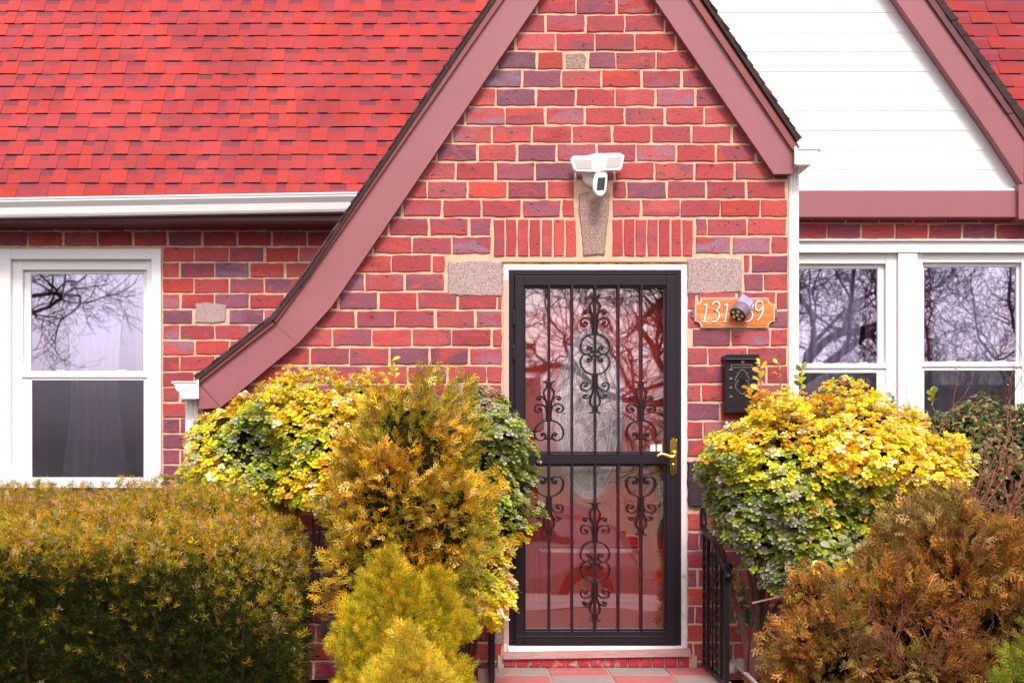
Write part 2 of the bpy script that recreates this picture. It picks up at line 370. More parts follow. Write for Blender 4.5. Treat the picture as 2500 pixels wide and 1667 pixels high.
rough_stone('stone_block', [(1677, 632), (1740, 628), (1810, 632), (1810, 712), (1745, 718), (1677, 717)], YB, M['stone'], .014, label='pale granite block right of the door head')
rough_stone('stone_block', [(1381, 132), (1425, 131), (1433, 145), (1427, 168), (1381, 169)], YB, M['stone_b'], .008, 1, 'small grey stone high in the gable')
rough_stone('stone_block', [(1678, 1126), (1745, 1124), (1746, 1236), (1679, 1236)], YB, M['stone_d'], .03, 2, 'dark rough rock beside the door')
rough_stone('stone_block', [(1202, 1494), (1228, 1492), (1228, 1572), (1203, 1573)], YB, M['stone_b'], .012, 1, 'brown stone low at the door jamb')
rough_stone('stone_block', [(477, 740), (500, 738), (553, 744), (550, 786), (520, 790), (478, 788)], YW, M['stone'], .014, 1.5, 'pale rough stone in the left wall')

# ------------------------------------------------------------------ roofs
TH = math.radians(57); CT, ST = math.cos(TH), math.sin(TH)
EY = 8.87; EZ = Z(480, 8.87)
SR = [H(190, 74, 72), H(196, 76, 70), H(185, 74, 74), H(177, 73, 78), H(197, 71, 65), H(188, 72, 74)]
SD = [H(142, 70, 80), H(150, 72, 82), H(134, 66, 76)]
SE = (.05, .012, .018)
def main_roof(name, x0, x1, nrow, kx=1.0, dull=1.0, valley=None):
    mb = MB(); E = .1235
    def pt(x, s, h): return (x, EY+s*CT-h*ST, EZ+s*ST+h*CT)
    for r in range(nrow):
        s0 = r*E-.02; s1 = s0+E+.03; xl_ = x0 if not valley else valley(r*E); x = xl_-random.uniform(0, .12); tooth = random.random() < .5
        wav = random.uniform(-.001, .001)
        while x < x1:
            w = random.uniform(.06, .12)*kx if tooth else random.uniform(.055, .125)*kx
            xe = x+w; ph_ = random.uniform(0, 6)
            d = lambda q: .0022*math.sin(q*5+r*2.1)+wav
            hb = .0150 if tooth else .0085
            b0, b1 = s0+d(x), s0+d(xe); sl = random.uniform(-.003, .012) if tooth else 0
            if tooth:
                c = random.choice(SR); k = random.uniform(.82, .95)*dull; mb.col = tuple(v*k for v in c)
                mb.poly([pt(x-sl*.6, b0, hb), pt(xe+sl*.6, b1, hb), pt(xe, s1, .003), pt(x, s1, .003)])
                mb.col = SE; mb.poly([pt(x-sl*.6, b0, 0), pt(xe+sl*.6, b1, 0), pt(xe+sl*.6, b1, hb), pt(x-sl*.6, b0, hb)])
                for a, b_, e in ((x-sl*.6, b0, x), (xe+sl*.6, b1, xe)): mb.poly([pt(a, b_, .0), pt(a, b_, hb), pt(e, s1, .003), pt(e, s1, 0)])
            else:
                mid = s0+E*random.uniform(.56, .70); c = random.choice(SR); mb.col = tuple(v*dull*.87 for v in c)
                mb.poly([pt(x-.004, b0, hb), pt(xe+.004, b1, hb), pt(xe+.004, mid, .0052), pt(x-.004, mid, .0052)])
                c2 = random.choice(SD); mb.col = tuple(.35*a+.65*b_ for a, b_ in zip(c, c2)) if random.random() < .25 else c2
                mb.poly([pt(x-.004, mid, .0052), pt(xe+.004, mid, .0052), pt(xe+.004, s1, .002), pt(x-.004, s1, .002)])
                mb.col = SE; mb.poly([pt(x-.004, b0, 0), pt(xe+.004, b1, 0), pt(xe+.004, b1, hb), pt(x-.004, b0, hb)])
            x = xe; tooth = not tooth if random.random() < .97 else tooth
    # deck
    mb.col = SD[2]; a = pt(x0-.1 if not valley else valley(-.05), -.05, -.003); b = pt(x1+.1, -.05, -.003); c = pt(x1+.1, nrow*E+.05, -.003); d_ = pt(x0-.1 if not valley else valley(nrow*E+.05), nrow*E+.05, -.003)
    mb.poly([a, b, c, d_]); off = (0, .05*ST*.0, -.06)
    mb.poly([tuple(np.add(q, off)) for q in (d_, c, b, a)])
    return mb.build(name, M['shingle'], house, attr=True)
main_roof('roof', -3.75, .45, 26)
def valley(s):      # where the side gable's right slope meets the main roof
    y = EY+s*CT; z = EZ+s*ST; xr = X(2262, YR0)+(Z(0, YR0)-z)/((280/197)*1.0); return xr+.0
YR0 = 8.985
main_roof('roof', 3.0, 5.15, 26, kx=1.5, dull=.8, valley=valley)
# back slope + ridge
mb = MB(); RZ = EZ+26*.1235*ST; RY = EY+26*.1235*CT
mb.col = SR[0]; mb.poly([(-3.85, RY, RZ), (-3.85, RY+2.4, RZ-3.4), (5, RY+2.4, RZ-3.4), (5, RY, RZ)])
mb.build('roof', M['shingle'], house, attr=True, label='rear slope of the red roof')

def slab(mb, pts, th, Y, y0, y1):
    """pts px outline of slope line (outer); thickness below in metres"""
    q = [(X(a, Y), Z(b, Y)) for a, b in pts]; n = len(q); low = []
    for k in range(n):
        a = Vector(q[max(k-1, 0)]); b = Vector(q[min(k+1, n-1)]); t = (b-a).normalized(); nr = Vector((-t.y, t.x))
        if nr.y > 0: nr = -nr
        low.append((q[k][0]+nr.x*th, q[k][1]+nr.y*th))
    for k in range(n-1):
        mb.prism([q[k], q[k+1], low[k+1], low[k]], y0, y1)
YF = 7.635
# outer roof line (px) on fascia plane
OL = [(1457, -382), (1206, -8), (741, 676), (668, 770), (478, 921)]
OR_ = [(1457, -382), (1717, -8), (1951, 342)]
mb = MB(); mb.mi = 0
slab(mb, OL[:3], .022, YF, YF-.035, 10.6); slab(mb, OL[2:], .022, YF, YF-.035, YW-.01)
slab(mb, OR_, .022, YF, YF-.035, 10.6)
gable_roof = mb.build('roof', M['asphalt_edge'], house, label='steep gable roof over the entrance')
# shingle butts stepping along the rake edge
mb = MB()
for line in (OL, OR_):
    for (a, b) in zip(line, line[1:]):
        L_ = math.hypot(b[0]-a[0], b[1]-a[1]); n = int(L_/26); tx, ty = (b[0]-a[0])/L_, (b[1]-a[1])/L_
        nx, ny = (ty, -tx) if line is OR_ else (-ty, tx)
        if ny > 0: nx, ny = -nx, -ny
        for k in range(n):
            s0, s1 = k/n, (k+1)/n
            p0 = (a[0]+(b[0]-a[0])*s0, a[1]+(b[1]-a[1])*s0); p1 = (a[0]+(b[0]-a[0])*s1, a[1]+(b[1]-a[1])*s1)
            h0, h1 = .8, 4.2+random.uniform(-.8, .8)
            mb.col = H(120, 76, 80) if random.random() < .5 else H(90, 66, 70)
            mb.pprism([p0, (p0[0]+nx*h0, p0[1]+ny*h0), (p1[0]+nx*h1, p1[1]+ny*h1), p1], YF, YF-.04+random.uniform(-.006, .006), 9.1 if line is OL and b[1] > 700 else 9.6)
mb.build('shingle_course', M['shingle'], gable_roof, attr=True)
# rake boards
def rake(name, low, up, ins, y0, y1, m, extra=()):
    mb = MB()
    for k in range(len(low)-1):
        mb.pprism([low[k], low[k+1], up[k+1], up[k]], YF, y0, y1)
    return mb.build(name, m, house, bev=.0015)
LL = [(1458, -208), (1317, 0), (810, 745.5)]; LU = [(1457, -338), (1227.5, 0), (736.6, 701)]
rake('rake_board', LL, LU, 0, YF, YF+.06, M['fascia'])
rake('rake_board', [(810, 746.5), (726.8, 838)], [(736, 702), (672, 789)], 0, YF-.002, YF+.06, M['fascia'])
rake('rake_board', [(726.8, 837.4), (538, 994), (485.5, 998)], [(672, 788.4), (486, 935), (485, 936)], 0, YF, YF+.06, M['fascia'])
rake('rake_board', [(1458, -208), (1600, 0), (1890.5, 425)], [(1457, -338), (1687, 0), (1937.5, 372)], 0, YF+.003, YF+.06, M['fascia'])
mb = MB(); mb.pprism([(1890, 425), (1937.5, 371.5), (1937.5, 424)], YF, YF+.0035, YF+.06); mb.build('rake_board', M['fascia'], house)
# drip edge moulding
mb = MB()
def strip(mb, up, w, Y, y0, y1):
    for (a, b) in zip(up, up[1:]):
        L_ = math.hypot(b[0]-a[0], b[1]-a[1]); nx, ny = (b[1]-a[1])/L_, -(b[0]-a[0])/L_
        if ny > 0: nx, ny = -nx, -ny
        mb.pprism([a, b, (b[0]+nx*w, b[1]+ny*w), (a[0]+nx*w, a[1]+ny*w)], Y, y0, y1)
strip(mb, LU, 10.5, YF, YF-.022, YF+.05); strip(mb, [(736.6, 701), (672, 788.4), (486, 935)], 10.5, YF, YF-.022, YF+.05)
strip(mb, [(1457, -338), (1687, 0), (1937.5, 371)], 11, YF, YF-.02, YF+.05)
mb.build('drip_edge', M['drip'], house, bev=.004)
mb = MB()
def strip2(up, w0, w1, y0, y1):
    for (a, b) in zip(up, up[1:]):
        L_ = math.hypot(b[0]-a[0], b[1]-a[1]); nx, ny = (b[1]-a[1])/L_, -(b[0]-a[0])/L_
        if ny > 0: nx, ny = -nx, -ny
        mb.pprism([(a[0]+nx*w0, a[1]+ny*w0), (b[0]+nx*w0, b[1]+ny*w0), (b[0]+nx*w1, b[1]+ny*w1), (a[0]+nx*w1, a[1]+ny*w1)], YF, y0, y1)
strip2(LU, 10.5, 18, YF-.008, YF+.05); strip2([(736.6, 701), (672, 788.4), (486, 935)], 10.5, 18, YF-.008, YF+.05); strip2([(1457, -338), (1687, 0), (1937.5, 371)], 11, 18, YF-.008, YF+.05)
mb.build('drip_edge', M['dark_trim'], house)

# gutter of the left eave
def kgutter(mb, yb, zt, h, w, sgn=-1):
    """K profile in (u,z): u from 0 (back) to -w (front)"""
    return [(yb, zt), (yb, zt-h), (yb-w*.58, zt-h), (yb-w*.66, zt-h*.86), (yb-w*.74, zt-h*.5), (yb-w*.95, zt-h*.22), (yb-w*.96, zt-h*.12), (yb-w, zt-h*.1), (yb-w, zt), (yb-w*.93, zt), (yb-w*.93, zt-h*.08), (yb-.006, zt-h*.9), (yb-.006, zt)]
mb = MB(); GY = 8.76
zt = Z(481, GY); mb.sweepx(kgutter(mb, 8.88, zt, .112, .12), -3.75, X(905, GY), -.02, .033)
gut = mb.build('gutter', M['white_metal'], house, bev=.002)
mb = MB(); mb.box(-3.75, -.45, 8.885, 8.92, Z(545, 8.9), Z(485, 8.9)).box(-3.75, -.45, 8.92, YW-.001, Z(545, 8.9), Z(545, 8.9)+.015)
mb.sweepx([(8.885, Z(530, 8.9)), (8.87, Z(530, 8.9)), (8.868, Z(541, 8.9)), (8.885, Z(544, 8.9))], -3.75, -.45)
mb.build('eave_board', M['dark_trim'], house)

# side gutters of the bay, running back
def side_gutter(px_in, px_out_t, px_out_b, yt, yb, s):
    mb = MB(); Y0 = 7.60
    a, b, c = X(px_in, Y0), X(px_out_t, Y0), X(px_out_b, Y0); zt_, zb = Z(yt, Y0), Z(yb, Y0); h = zt_-zb
    prof = [(a, zt_), (b, zt_), (b, zt_-h*.1), (b+(a-b)*.08, zt_-h*.16), (b+(c-b)*.45, zt_-h*.5), (b+(c-b)*.8, zt_-h*.62), (c, zb), (a, zb)]
    mb.prism(prof, Y0, Y0+.004)
    th = .003
    for k in (2, 3, 4, 5, 6):
        p, q = prof[k], prof[(k+1) % 8]
        mb.prism([p, q, (q[0], q[1]+th), (p[0]+(th*(1 if s < 0 else -1)), p[1]+th)], Y0+.004, YW-.06)
    mb.box(min(a, a+s*.003), max(a, a+s*.003), Y0+.004, YW-.06, zb, zt_+.01)
    mb.box(b-.003, b+.003, Y0+.004, YW-.06, zt_-h*.12, zt_)
    # raised rim on end cap
    mb.box(min(a, b), max(a, b), Y0-.006, Y0, zt_-.006, zt_+.001); mb.box(a-.006, a+.006, Y0-.007, Y0, zb, zt_+.01)
    return mb.build('gutter', M['white_metal'], house, bev=.001)
side_gutter(1942, 2003, 1981, 363, 402, 1)
side_gutter(483, 420, 443, 931, 973, -1)
# downspouts
def downspout(x0, x1, ytop, ybot, Yd):
    mb = MB(); a, b = X(x0, Yd), X(x1, Yd); n = 6; pts = []
    for k in range(n+1):
        x = a+(b-a)*k/n; pts.append((x, Yd+(0.0 if k % 2 else .004)))
    zt_, zb = Z(ytop, Yd), ybot
    prof = [(x, y) for x, y in pts]+[(b, Yd+.06), (a, Yd+.06)]; m = len(prof); i = 0
    mb.v += [(x, y, zb) for x, y in prof]+[(x, y, zt_) for x, y in prof]
    for k in range(m): mb.face([k, (k+1) % m, m+(k+1) % m, m+k])
    mb.face(list(range(m))[::-1]); mb.face(list(range(m, 2*m)))
    return mb.build('downspout', M['white_metal'], house, bev=.001)
downspout(1926.5, 1951, 412, -.05, 7.72)
mb = MB(); downspout(452, 484, 974, -.05, 7.70)

# ------------------------------------------------------------------ siding gable on the right
YS = 9.08
RI = [(2171-150, -222), (2171, 0), (2482.6, 461.6)]
mb = MB(); xl = X(1580, YS)
for k in range(-6, 10):
    yb = 463-48*k; ytp = yb-48
    if ytp < -250: break
    xr = interp([(1960, -313), (2191, 0), (2520, 487)], max(ytp, -250)); xr2 = interp([(1960, -313), (2191, 0), (2520, 487)], min(max(yb, -250), 486))
    zb, zt_ = Z(yb, YS), Z(ytp, YS)
    if yb > 464: continue
    n = 1
    mb.poly([(xl, YS-.0045, zb), (X(xr2, YS), YS-.0045, zb), (X(xr, YS), YS-.001, zt_), (xl, YS-.001, zt_)])
    mb.poly([(xl, YS+.0, zb-.0005), (X(xr2, YS), YS+.0, zb-.0005), (X(xr2, YS), YS-.0045, zb), (xl, YS-.0045, zb)])
mb.poly([(xl, YS+.02, Z(463, YS)), (X(2520, YS), YS+.02, Z(463, YS)), (X(1960, YS), YS+.02, Z(-313, YS)), (xl, YS+.02, Z(-313, YS))])
mb.build('siding', M['white'], house)
YR = 8.985
RLow = [(2040, -210), (2188, 0), (2411, 318)]; RLow2 = [(2411, 318), (2499, 452), (2560, 545)]
RUp = [(2113, -210), (2262, 0), (2459, 280)]; RUp2 = [(2459, 280), (2500, 340), (2640, 545)]
mb = MB()
def pr(l, u, y0, y1):
    for k in range(len(l)-1): mb.pprism([l[k], l[k+1], u[k+1], u[k]], YR, y0, y1)
pr(RLow, RUp, YR, YS+.03); mb.build('rake_board', M['fascia'], house, bev=.0015)
mb = MB(); pr(RLow2, RUp2, YR-.003, YS+.03); mb.build('rake_board', M['fascia'], house, bev=.0015)
mb = MB()
for (a, b) in zip([(2113, -210), (2262, 0), (2459, 280), (2640, 545)], [(2262, 0), (2459, 280), (2640, 545)]):
    mb.pprism([a, b, (b[0]+18, b[1]-2), (a[0]+18, a[1]-2)], YR, YR-.02, YR+.04)
mb.build('drip_edge', M['dark_trim'], house, bev=.003)
mb = MB(); mb.mi = 0
lin_ = [(2135, -212), (2284, -2), (2481, 278), (2660, 545)]
for (a, b) in zip(lin_, lin_[1:]):
    n = max(2, int(math.hypot(b[0]-a[0], b[1]-a[1])/22))
    for k in range(n):
        p0 = (a[0]+(b[0]-a[0])*k/n, a[1]+(b[1]-a[1])*k/n); p1 = (a[0]+(b[0]-a[0])*(k+1)/n, a[1]+(b[1]-a[1])*(k+1)/n)
        w = random.uniform(11, 15)
        mb.pprism([(p0[0]-6, p0[1]), (p1[0]-6, p1[1]), (p1[0]+w, p1[1]-3), (p0[0]+w-4, p0[1]-3)], YR, YR-.03+random.uniform(-.004, .004), 9.9)
mb.build('roof', M['asphalt_edge'], house, label='edge of the gable roof over the white siding')
mb = MB(); mb.pbox(1850, 466, 2484, 530, 9.02, 9.02, YW-.002); mb.build('frieze_board', M['fascia'], house, bev=.002)
mb = MB(); mb.pbox(2484, 452, 2620, 536, 9.0, 8.98, YW-.002); mb.build('frieze_board', M['fascia'], house, bev=.002)
mb = MB(); mb.pbox(1850, 461, 2484, 466, 9.05, 9.04, YS+.01); mb.build('siding_trim', M['white'], house)

# ------------------------------------------------------------------ windows
def folds(mb, x0, x1, z0, z1, y, amp, n, tie=0):
    cols = n*6; rows = 8
    i = len(mb.v)
    for r in range(rows+1):
        t = r/rows
        for c in range(cols+1):
            u = c/cols; x = x0+(x1-x0)*u
            x = x+tie*(x1-x0)*math.sin(t*math.pi)*(.5-u)*.35
            mb.v.append((x, y+amp*math.sin(u*n*2*math.pi+1.3*math.sin(t*2+u*5))*(.6+.4*t), z1+(z0-z1)*t))
    for r in range(rows):
        for c in range(cols):
            a = i+r*(cols+1)+c; mb.face([a, a+1, a+cols+2, a+cols+1])
def window(Y, out, casing, jamb, up, lo, rail, cw=(.18, .86), label=None, sill=True):
    """all px: out=(x0,y0,x1,y1) casing outer; casing widths l,t,r; jamb=(x0,y0,x1) opening; up/lo glass rects"""
    mb = MB(); x0, y0, x1, y1 = out; cl, ct, cr = casing
    if cl: mb.pbox(x0, y0, x0+cl, y1, Y, Y-.03, Y+.08)
    if cr: mb.pbox(x1-cr, y0, x1, y1, Y, Y-.03, Y+.08)
    mb.pbox(x0+cl, y0, x1-cr, y0+ct, Y, Y-.028, Y+.08)
    a, b, c, d = x0+cl, y0+ct, x1-cr, y1
    mb.pbox(a, b, jamb[0], d, Y, Y+.012, Y+.1); mb.pbox(jamb[2], b, c, d, Y, Y+.012, Y+.1); mb.pbox(jamb[0], b, jamb[2], jamb[1], Y, Y+.014, Y+.1)
    if sill: mb.pbox(x0-6, y1-10, x1+6, y1+8, Y, Y-.06, Y+.08)
    w = mb.build('window', M['white'], house, bev=.003, label=label)
    # upper sash, sits further in
    mb = MB(); j0, jt, j1 = jamb; Yu = Y+.045
    u0, u1, u2, u3 = up
    mb.pbox(j0, jt, u0, rail[1], Y, Yu, Yu+.03); mb.pbox(u2, jt, j1, rail[1], Y, Yu, Yu+.03); mb.pbox(u0, jt, u2, u1, Y, Yu, Yu+.03); mb.pbox(u0, u3, u2, rail[0]+6, Y, Yu, Yu+.03)
    mb.build('sash', M['white'], w, bev=.004)
    mb = MB(); mb.pbox(j0-2, rail[0], j1+2, rail[1], Y, Y+.005, Y+.044)
    for q in (.28, .82):
        xx = u0+(u2-u0)*q; mb.pbox(xx-10, rail[0]-4, xx+10, rail[0], Y, Y+.012, Y+.035)
    mb.pbox(j0, rail[1], lo[0], lo[3]+12, Y, Y+.018, Y+.044); mb.pbox(lo[2], rail[1], j1, lo[3]+12, Y, Y+.018, Y+.044)
    mb.pbox(lo[0], rail[1], lo[2], lo[1], Y, Y+.016, Y+.044); mb.pbox(lo[0], lo[3], lo[2], lo[3]+12, Y, Y+.018, Y+.044)
    mb.build('sash', M['white'], w, bev=.003)
    mb = MB(); mb.pbox(u0-2, u1-2, u2+2, u3+2, Y, Yu+.012, Yu+.018); mb.build('pane', M['glass'], w)
    mb = MB(); mb.pbox(lo[0]-2, lo[1]-2, lo[2]+2, lo[3]+2, Y, Y+.028, Y+.034); mb.build('pane', M['glass'], w)
    mb = MB(); mb.poly([V(lo[0]-1, lo[3]+1, Y)[:1]+(Y+.021,)+V(0, lo[3]+1, Y)[2:], (X(lo[2]+1, Y), Y+.021, Z(lo[3]+1, Y)), (X(lo[2]+1, Y), Y+.021, Z(lo[1]-1, Y)), (X(lo[0]-1, Y), Y+.021, Z(lo[1]-1, Y))])
    mb.build('insect_screen', M['screen'], w)
    mb = MB(); folds(mb, X(u0+(u2-u0)*cw[0], Y), X(u0+(u2-u0)*cw[1], Y), Z(lo[3]+40, Y), Z(u1-30, Y), Y+.17, .045, 7, 1)
    mb.build('curtain', M['curtain'], w, smooth=True)
    mb = MB(); folds(mb, X(u0-40, Y), X(u0+(u2-u0)*.12, Y), Z(lo[3]+40, Y), Z(u1-30, Y), Y+.13, .015, 3); folds(mb, X(u0+(u2-u0)*.90, Y), X(u2+40, Y), Z(lo[3]+40, Y), Z(u1-30, Y), Y+.13, .015, 3)
    mb.build('drape', M['drape'], w, smooth=True)
    return w
window(YW, lw, (27, 25, 23), (54, 658, 357), (70, 667, 346, 905), (76, 928, 349, 1165), (907, 921), label='double-hung window left of the gable')
window(YW, (1930, 590, 2191, 1160), (0, 28, 0), (1932, 643, 2164), (1944, 654, 2147.5, 886), (1944, 910, 2142, 1138), (888, 899), cw=(-.05, 1.0), label='narrow sash of the twin window')
window(YW, (2238, 590, 2545, 1160), (0, 28, 0), (2254, 640, 2496), (2262, 649.5, 2488, 881.7), (2259, 904, 2481, 1134), (884, 895), cw=(.0, 1.05), label='wide sash of the twin window')
mb = MB(); mb.pbox(2191, 618, 2238, 1160, YW, YW-.02, YW+.12); mb.pbox(2190, 590.5, 2239, 618, YW, YW-.0285, YW+.08); mb.pbox(1925, 587, 2560, 591, YW, YW-.05, YW); mb.build('window_mullion', M['white'], house, bev=.003)

# ------------------------------------------------------------------ entrance: casing, storm door, inner door
mb = MB()
mb.pbox(1229, 647, 1242, 1590, YB, YB-.012, YB+.16); mb.pbox(1662, 647, 1676, 1590, YB, YB-.012, YB+.16); mb.pbox(1242, 647, 1662, 660, YB, YB-.012, YB+.16)
casing = mb.build('door_casing', M['casing'], house, bev=.002)
mb = MB(); mb.pbox(1228, 641, 1676, 647, YB, YB-.010, YB+.1); mb.build('caulk_line', M['ochre'], casing)
mb = MB(); mb.pbox(1227, 633.5, 1677, 641, YB, YB-.018, YB+.1); mb.build('head_board', M['tan'], casing, bev=.002)
mb = MB(); mb.pbox(1230, 684, 1240, 1570, YB, YB-.0135, YB-.0121); mb.build('bare_strip', M['tan'], casing)
mb = MB(); mb.pprism([(1229, 1589), (1680, 1580), (1683, 1597), (1229, 1604)], YB, YB-.05, YB+.16)
thr = mb.build('threshold', M['sill'], house, bev=.003)
mb = MB(); mb.pbox(1240, 1574, 1664, 1588, YB, YB-.03, YB+.1); mb.build('threshold_plate', M['white_metal'], thr)
mb = MB(); n = 15
for k in range(n):
    a = 1230+(1682-1230)*k/n
    mb.pbox(a+1, 1602+random.uniform(-1, 1), a+28.5, 1625, YB, YB-.03-random.uniform(0, .006), YB+.05)
mb.build('brick_sill', M['redbrick'], house, bev=.003)
mb = MB(); mb.pbox(1215, 1598, 1700, 1632, YB, YB-.022, YB+.06); mb.build('brick_sill', M['grout'], house)
# storm frame
sd = MB(); sd.pbox(1242, 660, 1256, 1590, YB, YB-.016, YB+.05); sd.pbox(1650, 660, 1662, 1590, YB, YB-.016, YB+.05); sd.pbox(1256, 660, 1650, 672, YB, YB-.016, YB+.05)
sd.pbox(1250, 672, 1253, 1585, YB, YB-.022, YB-.014)
storm = sd.build('storm_door', M['black'], house, bev=.002, label='black security storm door with scroll bars')
mb = MB(); YD = YB-.028
mb.pbox(1257, 674, 1279, 1576, YB, YD, YB+.012); mb.pbox(1625, 674, 1650, 1576, YB, YD, YB+.012)
mb.pbox(1279, 674, 1625, 698, YB, YD, YB+.012); mb.pbox(1279, 1106, 1625, 1132, YB, YD, YB+.012); mb.pbox(1279, 1538, 1625, 1576, YB, YD, YB+.012)
mb.pbox(1257, 1550, 1650, 1552, YB, YD-.004, YD)
for (a, b, c, d) in ((1279, 698, 1625, 1106), (1279, 1132, 1625, 1538)):
    mb.pbox(a, b, a+4, d, YB, YD+.012, YB+.012); mb.pbox(c-4, b, c, d, YB, YD+.012, YB+.012); mb.pbox(a+4, b, c-4, b+6, YB, YD+.012, YB+.012); mb.pbox(a+4, d-5, c-4, d, YB, YD+.012, YB+.012)
mb.build('door_leaf', M['black'], storm, bev=.002)
mb = MB(); mb.pbox(1276, 696, 1628, 1540, YB, YB+.006, YB+.010); mb.build('glass', M['dglass'], storm)
for y in (760, 845, 1000, 1180, 1400):
    mb = MB(); mb.pbox(1251, y, 1257, y+34, YB, YD-.006, YD+.01); mb.build('hinge', M['iron'], storm, bev=.002)
BX = (1340, 1395.7, 1452, 1508.6, 1564.5); YBAR = YD-.002
for bx_ in BX:
    for (a, b) in ((698, 1106), (1132, 1538)):
        mb = MB(); mb.pbox(bx_-2.7, a, bx_+2.7, b, YB, YBAR-.006, YBAR+.008); mb.build('bar', M['black'], storm, bev=.001)
def smooth(pts, n=5):
    out = []; P_ = [pts[0]]+list(pts)+[pts[-1]]
    for k in range(1, len(P_)-2):
        p0, p1, p2, p3 = P_[k-1:k+3]
        for q in range(n):
            t = q/n
            out.append(tuple(.5*(2*b+(c-a)*t+(2*a-5*b+4*c-d)*t*t+(3*b-a-3*c+d)*t**3) for a, b, c, d in zip(p0, p1, p2, p3)))
    out.append(tuple(pts[-1])); return out
CS = [(3, -48), (10, -48), (22, -43), (31, -33), (35.5, -18), (31, -5), (21, 0), (12, -3), (8, -10), (11, -17), (16, -18.5), (18.5, -15), (16, -12.5)]
FL = [[(4, 0), (4.5, -12), (5, -22), (8, -33), (15, -39), (23, -41), (31.5, -38), (34.5, -29.5), (30.5, -22), (23, -21), (18.5, -25), (20, -29.5), (24, -29)],
      [(4.5, -20), (5, -39), (8, -49.5), (14, -57), (20, -59.5), (26, -58), (28, -54), (25, -51), (22, -53)],
      [(4, -30), (6, -46), (10.5, -58), (12.6, -68), (9.5, -76), (4.6, -81), (4.6, -89), (7, -94), (12, -95)]]
def scroll(parts):
    mb = MB()
    for (cx, cy, sy, strokes) in parts:
        for st in strokes:
            sp = smooth(st, 4)
            for sx in (-1, 1):
                pts = [(X(cx+sx*p[0], YB), YBAR+.002, Z(cy+sy*p[1], YB)) for p in sp]; n = len(pts)
                mb.tube(pts, [.0042*(1 if k < n*.8 else 1-.0*(k/n)) for k in range(n)], 6)
                e = pts[-1]; mb.ball(e, .0075 if st is not FL[2] else .0045, 8, 5)
        for sx in (-1, 1):
            mb.ball((X(cx+sx*5, YB), YBAR, Z(cy-sy*5, YB)), .0065, 8, 5)
    return mb.build('scroll_ornament', M['iron'], storm, smooth=True)
def CSm(c): return [(a, -b) for a, b in c]
scroll([(1452, 865, 1, [CS]), (1452, 865, -1, [CS]), (1452, 817, 1, FL), (1452, 913, -1, FL)])
scroll([(1452, 1370, 1, [CS]), (1452, 1370, -1, [CS]), (1452, 1322, 1, FL), (1452, 1418, -1, FL)])
for bx_ in (BX[0], BX[4]):
    scroll([(bx_, 1075, 1, [CS]), (bx_, 1027, 1, FL)]); scroll([(bx_, 1162, -1, [CS]), (bx_, 1210, -1, FL)])
# brass lever set
mb = MB(); YH = YD-.008
mb.pprism([(1634, 1078), (1637, 1073), (1639, 1069), (1644, 1069), (1646, 1073), (1650, 1078), (1650, 1150), (1646, 1158), (1640, 1162), (1636, 1158), (1634, 1150)], YB, YH, YD+.001)
mb.pbox(1648.5, 1073, 1650.5, 1157, YB, YH-.004, YD)
mb.tube([(X(x, YB), y, Z(z, YB)) for x, z, y in smooth([(1643, 1105, YH), (1643, 1106, YH-.03), (1640, 1113, YH-.045), (1632, 1115, YH-.048), (1620, 1110, YH-.048), (1608, 1108, YH-.048), (1600, 1114, YH-.048)], 4)], .0085, 8)
mb.ball((X(1643, YB), YH-.01, Z(1105, YB)), (.014, .012, .014)); mb.ball((X(1641, YB), YH-.002, Z(1134, YB)), (.008, .008, .008))
mb.build('handle', M['brass'], storm, smooth=False, bev=.001)
for a in (1587, 1603.5):
    mb = MB(); mb.pprism([(a, 1085), (a+13, 1084), (a+13.5, 1101), (a+1, 1101)], YB, YB+.0035, YB+.0055); mb.build('paper_slip', M['plast'], storm)
# inner door
YI = 7.80
mb = MB(); mb.pbox(1242, 660, 1664, 1600, YI, YI, YI+.045)
for (a, b, c, d) in ((1300, 1345, 1440, 1470), (1455, 1345, 1600, 1470)):
    pass
def panel(mb, a, b, c, d):
    for (i, y) in ((0, YI-.012), (9, YI-.004)): pass
    mb.pbox(a, b, c, b+5, YI, YI-.012, YI); mb.pbox(a, d-5, c, d, YI, YI-.012, YI); mb.pbox(a, b+5, a+5, d-5, YI, YI-.012, YI); mb.pbox(c-5, b+5, c, d-5, YI, YI-.012, YI)
    e = 18; q = [(a+e, b+e), (c-e, b+e), (c-e, d-e), (a+e, d-e)]; p = [(a+6, b+6), (c-6, b+6), (c-6, d-6), (a+6, d-6)]
    for k in range(4):
        l = (k+1) % 4; mb.poly([(X(p[k][0], YI), YI-.001, Z(p[k][1], YI)), (X(p[l][0], YI), YI-.001, Z(p[l][1], YI)), (X(q[l][0], YI), YI-.011, Z(q[l][1], YI)), (X(q[k][0], YI), YI-.011, Z(q[k][1], YI))])
    mb.poly([(X(x, YI), YI-.011, Z(y, YI)) for x, y in q])
panel(mb, 1305, 1330, 1572, 1468)
panel(mb, 1288, 740, 1345, 880); panel(mb, 1535, 740, 1592, 880)
inner = mb.build('door', M['wood'], house, bev=.001, label='red-brown wooden front door with an oval light')
OC = (1438, 1010)
def ell(rx, ry, n=48): return [(OC[0]+rx*math.cos(2*math.pi*k/n), OC[1]+ry*math.sin(2*math.pi*k/n)) for k in range(n)]
def annulus(mb, r0, r1, y0, y1, n=56):
    a, b = ell(*r0, n), ell(*r1, n); i = len(mb.v)
    for L_, y in ((a, y0), (b, y0), (a, y1), (b, y1)): mb.v += [(X(p[0], YI), y, Z(p[1], YI)) for p in L_]
    for k in range(n):
        l = (k+1) % n
        mb.face([i+k, i+l, i+n+l, i+n+k]); mb.face([i+k, i+2*n+k, i+2*n+l, i+l]); mb.face([i+n+k, i+n+l, i+3*n+l, i+3*n+k])
